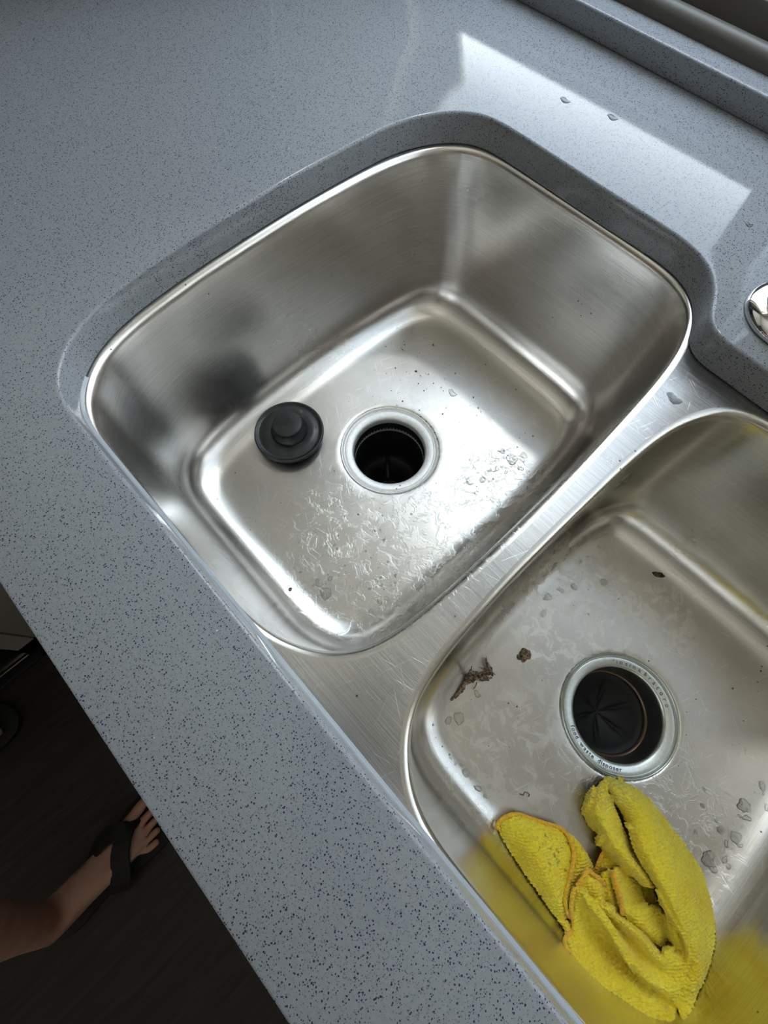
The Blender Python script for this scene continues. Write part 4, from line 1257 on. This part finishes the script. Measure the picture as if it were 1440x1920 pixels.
# torso, arms and head: outside the picture, they only show as reflections in the steel
che = add((-0.29, -0.73, 1.28), (.15, .10), wai)
nck = add((-0.27, -0.69, 1.44), .055, che)
hd0 = add((-0.26, -0.66, 1.53), .072, nck)
add((-0.25, -0.63, 1.63), (.085, .095), hd0)
def arm(sh, el, wr, tips, palm):
    a = add(sh, .055, che)
    b = add(el, .040, a)
    m_ = add(tuple((Vector(el) + Vector(wr)) * .5), .038, b)
    c = add(wr, .026, m_)
    d = add(palm, (.030, .016), c)
    for (p, q, r, w_) in tips:
        e = add(p, w_, d)
        f = add(q, w_ * .9, e)
        add(r, w_ * .8, f)
L3 = lambda x, y, z: tuple((PM @ Vector((x, y, z))))
arm((-0.13, -0.72, 1.39), (0.06, -0.52, 1.17), L3(.055, -.165, .055), [
    (L3(.030, -.105, .030), L3(.026, -.075, .022), L3(.024, -.055, .012), .0095),
    (L3(-.030, -.140, .034), L3(-.072, -.120, .022), L3(-.070, -.105, .010), .0085),
    (L3(-.028, -.150, .036), L3(-.073, -.140, .022), L3(-.071, -.128, .010), .0085),
    (L3(-.024, -.160, .038), L3(-.070, -.158, .024), L3(-.064, -.146, .012), .0080),
    (L3(-.018, -.168, .040), L3(-.056, -.172, .028), L3(-.052, -.160, .014), .0070)], L3(.010, -.145, .040))
arm((-0.45, -0.73, 1.39), (-0.53, -0.72, 1.13), (-0.47, -0.62, 0.92), [
    ((-0.445, -0.58, .865), (-0.44, -0.565, .845), (-0.44, -0.555, .825), .0095),
    ((-0.455, -0.585, .835), (-0.452, -0.58, .805), (-0.452, -0.585, .780), .0085),
    ((-0.470, -0.590, .832), (-0.470, -0.585, .800), (-0.470, -0.590, .772), .0085),
    ((-0.485, -0.593, .835), (-0.487, -0.59, .805), (-0.487, -0.595, .780), .0085),
    ((-0.498, -0.596, .840), (-0.501, -0.594, .815), (-0.501, -0.599, .795), .0075)], (-0.47, -0.595, .87))
person = skin_body('person', J, Bn, skin, 3)
person['origin'] = [0, 0, 0]
tag(person, 'person with bare legs and black flip flops standing on the dark floor before the sink', 'person')
# shorts follow the hips and thighs
J2, B2 = [], []
def add2(p, r, parent=None):
    J2.append((p, r))
    if parent is not None:
        B2.append((parent, len(J2) - 1))
    return len(J2) - 1
q0 = add2((-0.33, -0.76, 0.97), (.15, .12))
add2((-0.33, -0.745, 1.09), (.145, .11), q0)
for hx, hy, kx, ky in ((-0.235, -0.76, -0.175, -0.590), (-0.425, -0.77, -0.48, -0.70)):
    a = add2((hx, hy, .89), .105, q0)
    p = Vector((hx, hy, .90)).lerp(Vector((kx, ky, .50)), .45)
    add2(tuple(p), .103, a)
sh = skin_body('shorts', J2, B2, shorts_m, 2)
sh.parent = person
J2, B2 = [], []
q1 = add2((-0.32, -0.745, 1.10), (.15, .115))
q2 = add2((-0.29, -0.73, 1.27), (.17, .12), q1)
add2((-0.275, -0.70, 1.40), (.10, .075), q2)
for s0, s1 in (((-0.14, -0.72, 1.385), (-0.04, -0.62, 1.28)), ((-0.44, -0.73, 1.385), (-0.49, -0.725, 1.27))):
    a = add2(s0, .075, q2)
    add2(s1, .062, a)
shirt = skin_body('shirt', J2, B2, shorts_m, 2)
shirt.parent = person
sole_pts = [(-.040, .245), (-.020, .256), (.010, .250), (.036, .232), (.048, .200), (.046, .160), (.036, .110), (.031, .060), (.032, .010), (.024, -.020), (0, -.030), (-.024, -.020),
            (-.033, .010), (-.034, .060), (-.038, .110), (-.048, .160), (-.051, .205), (-.048, .232)]
for F, nm in ((FR, 'R'), (FL, 'L')):
    bm = bmesh.new()
    P = catmull([Vector((x, y, 0)) for x, y in sole_pts], 5, True)
    lo = []
    for z_, s_ in ((-.0190, .97), (-.0175, 1.0), (-.003, 1.01), (-.0012, .98)):
        lo.append([bm.verts.new(F(p.x * s_, .11 + (p.y - .11) * s_, z_)) for p in P])
    for a, b in zip(lo, lo[1:]):
        bridge(bm, a, b)
    bm.faces.new(lo[0][::-1]); bm.faces.new(lo[-1])
    bmesh.ops.recalc_face_normals(bm, faces=bm.faces[:])
    ff = link('flip_flop', bm, sandal_m, person, angle=50)
    bm = bmesh.new()
    for sgn in (-1, 1):
        pts = [(-.018, .202, .010), (-.016, .190, .040), (-.016 + sgn * .016, .160, .050 + (.0 if sgn > 0 else .002)), (sgn * .036, .125, .040), (sgn * .043, .100, .012), (sgn * .042, .092, -.004)]
        pts = catmull([Vector(p) for p in pts], 6)
        half = [.004 + .013 * min(1, i / (len(pts) * .35)) for i in range(len(pts))]
        rows = []
        for i, p in enumerate(pts):
            t = (pts[min(i + 1, len(pts) - 1)] - pts[max(i - 1, 0)]).normalized()
            outn = Vector((p.x * 1.0, 0, .06)).normalized()
            sd = t.cross(outn).normalized()
            rows.append([bm.verts.new(F(*(p + sd * half[i] * c_ + outn * d_))) for c_, d_ in ((-1, 0), (-.9, .003), (.9, .003), (1, 0), (.9, -.002), (-.9, -.002))])
        for a, b in zip(rows, rows[1:]):
            bridge(bm, a, b)
        bm.faces.new(rows[0][::-1]); bm.faces.new(rows[-1])
    bmesh.ops.recalc_face_normals(bm, faces=bm.faces[:])
    link('strap', bm, sandal_m, ff, angle=50)
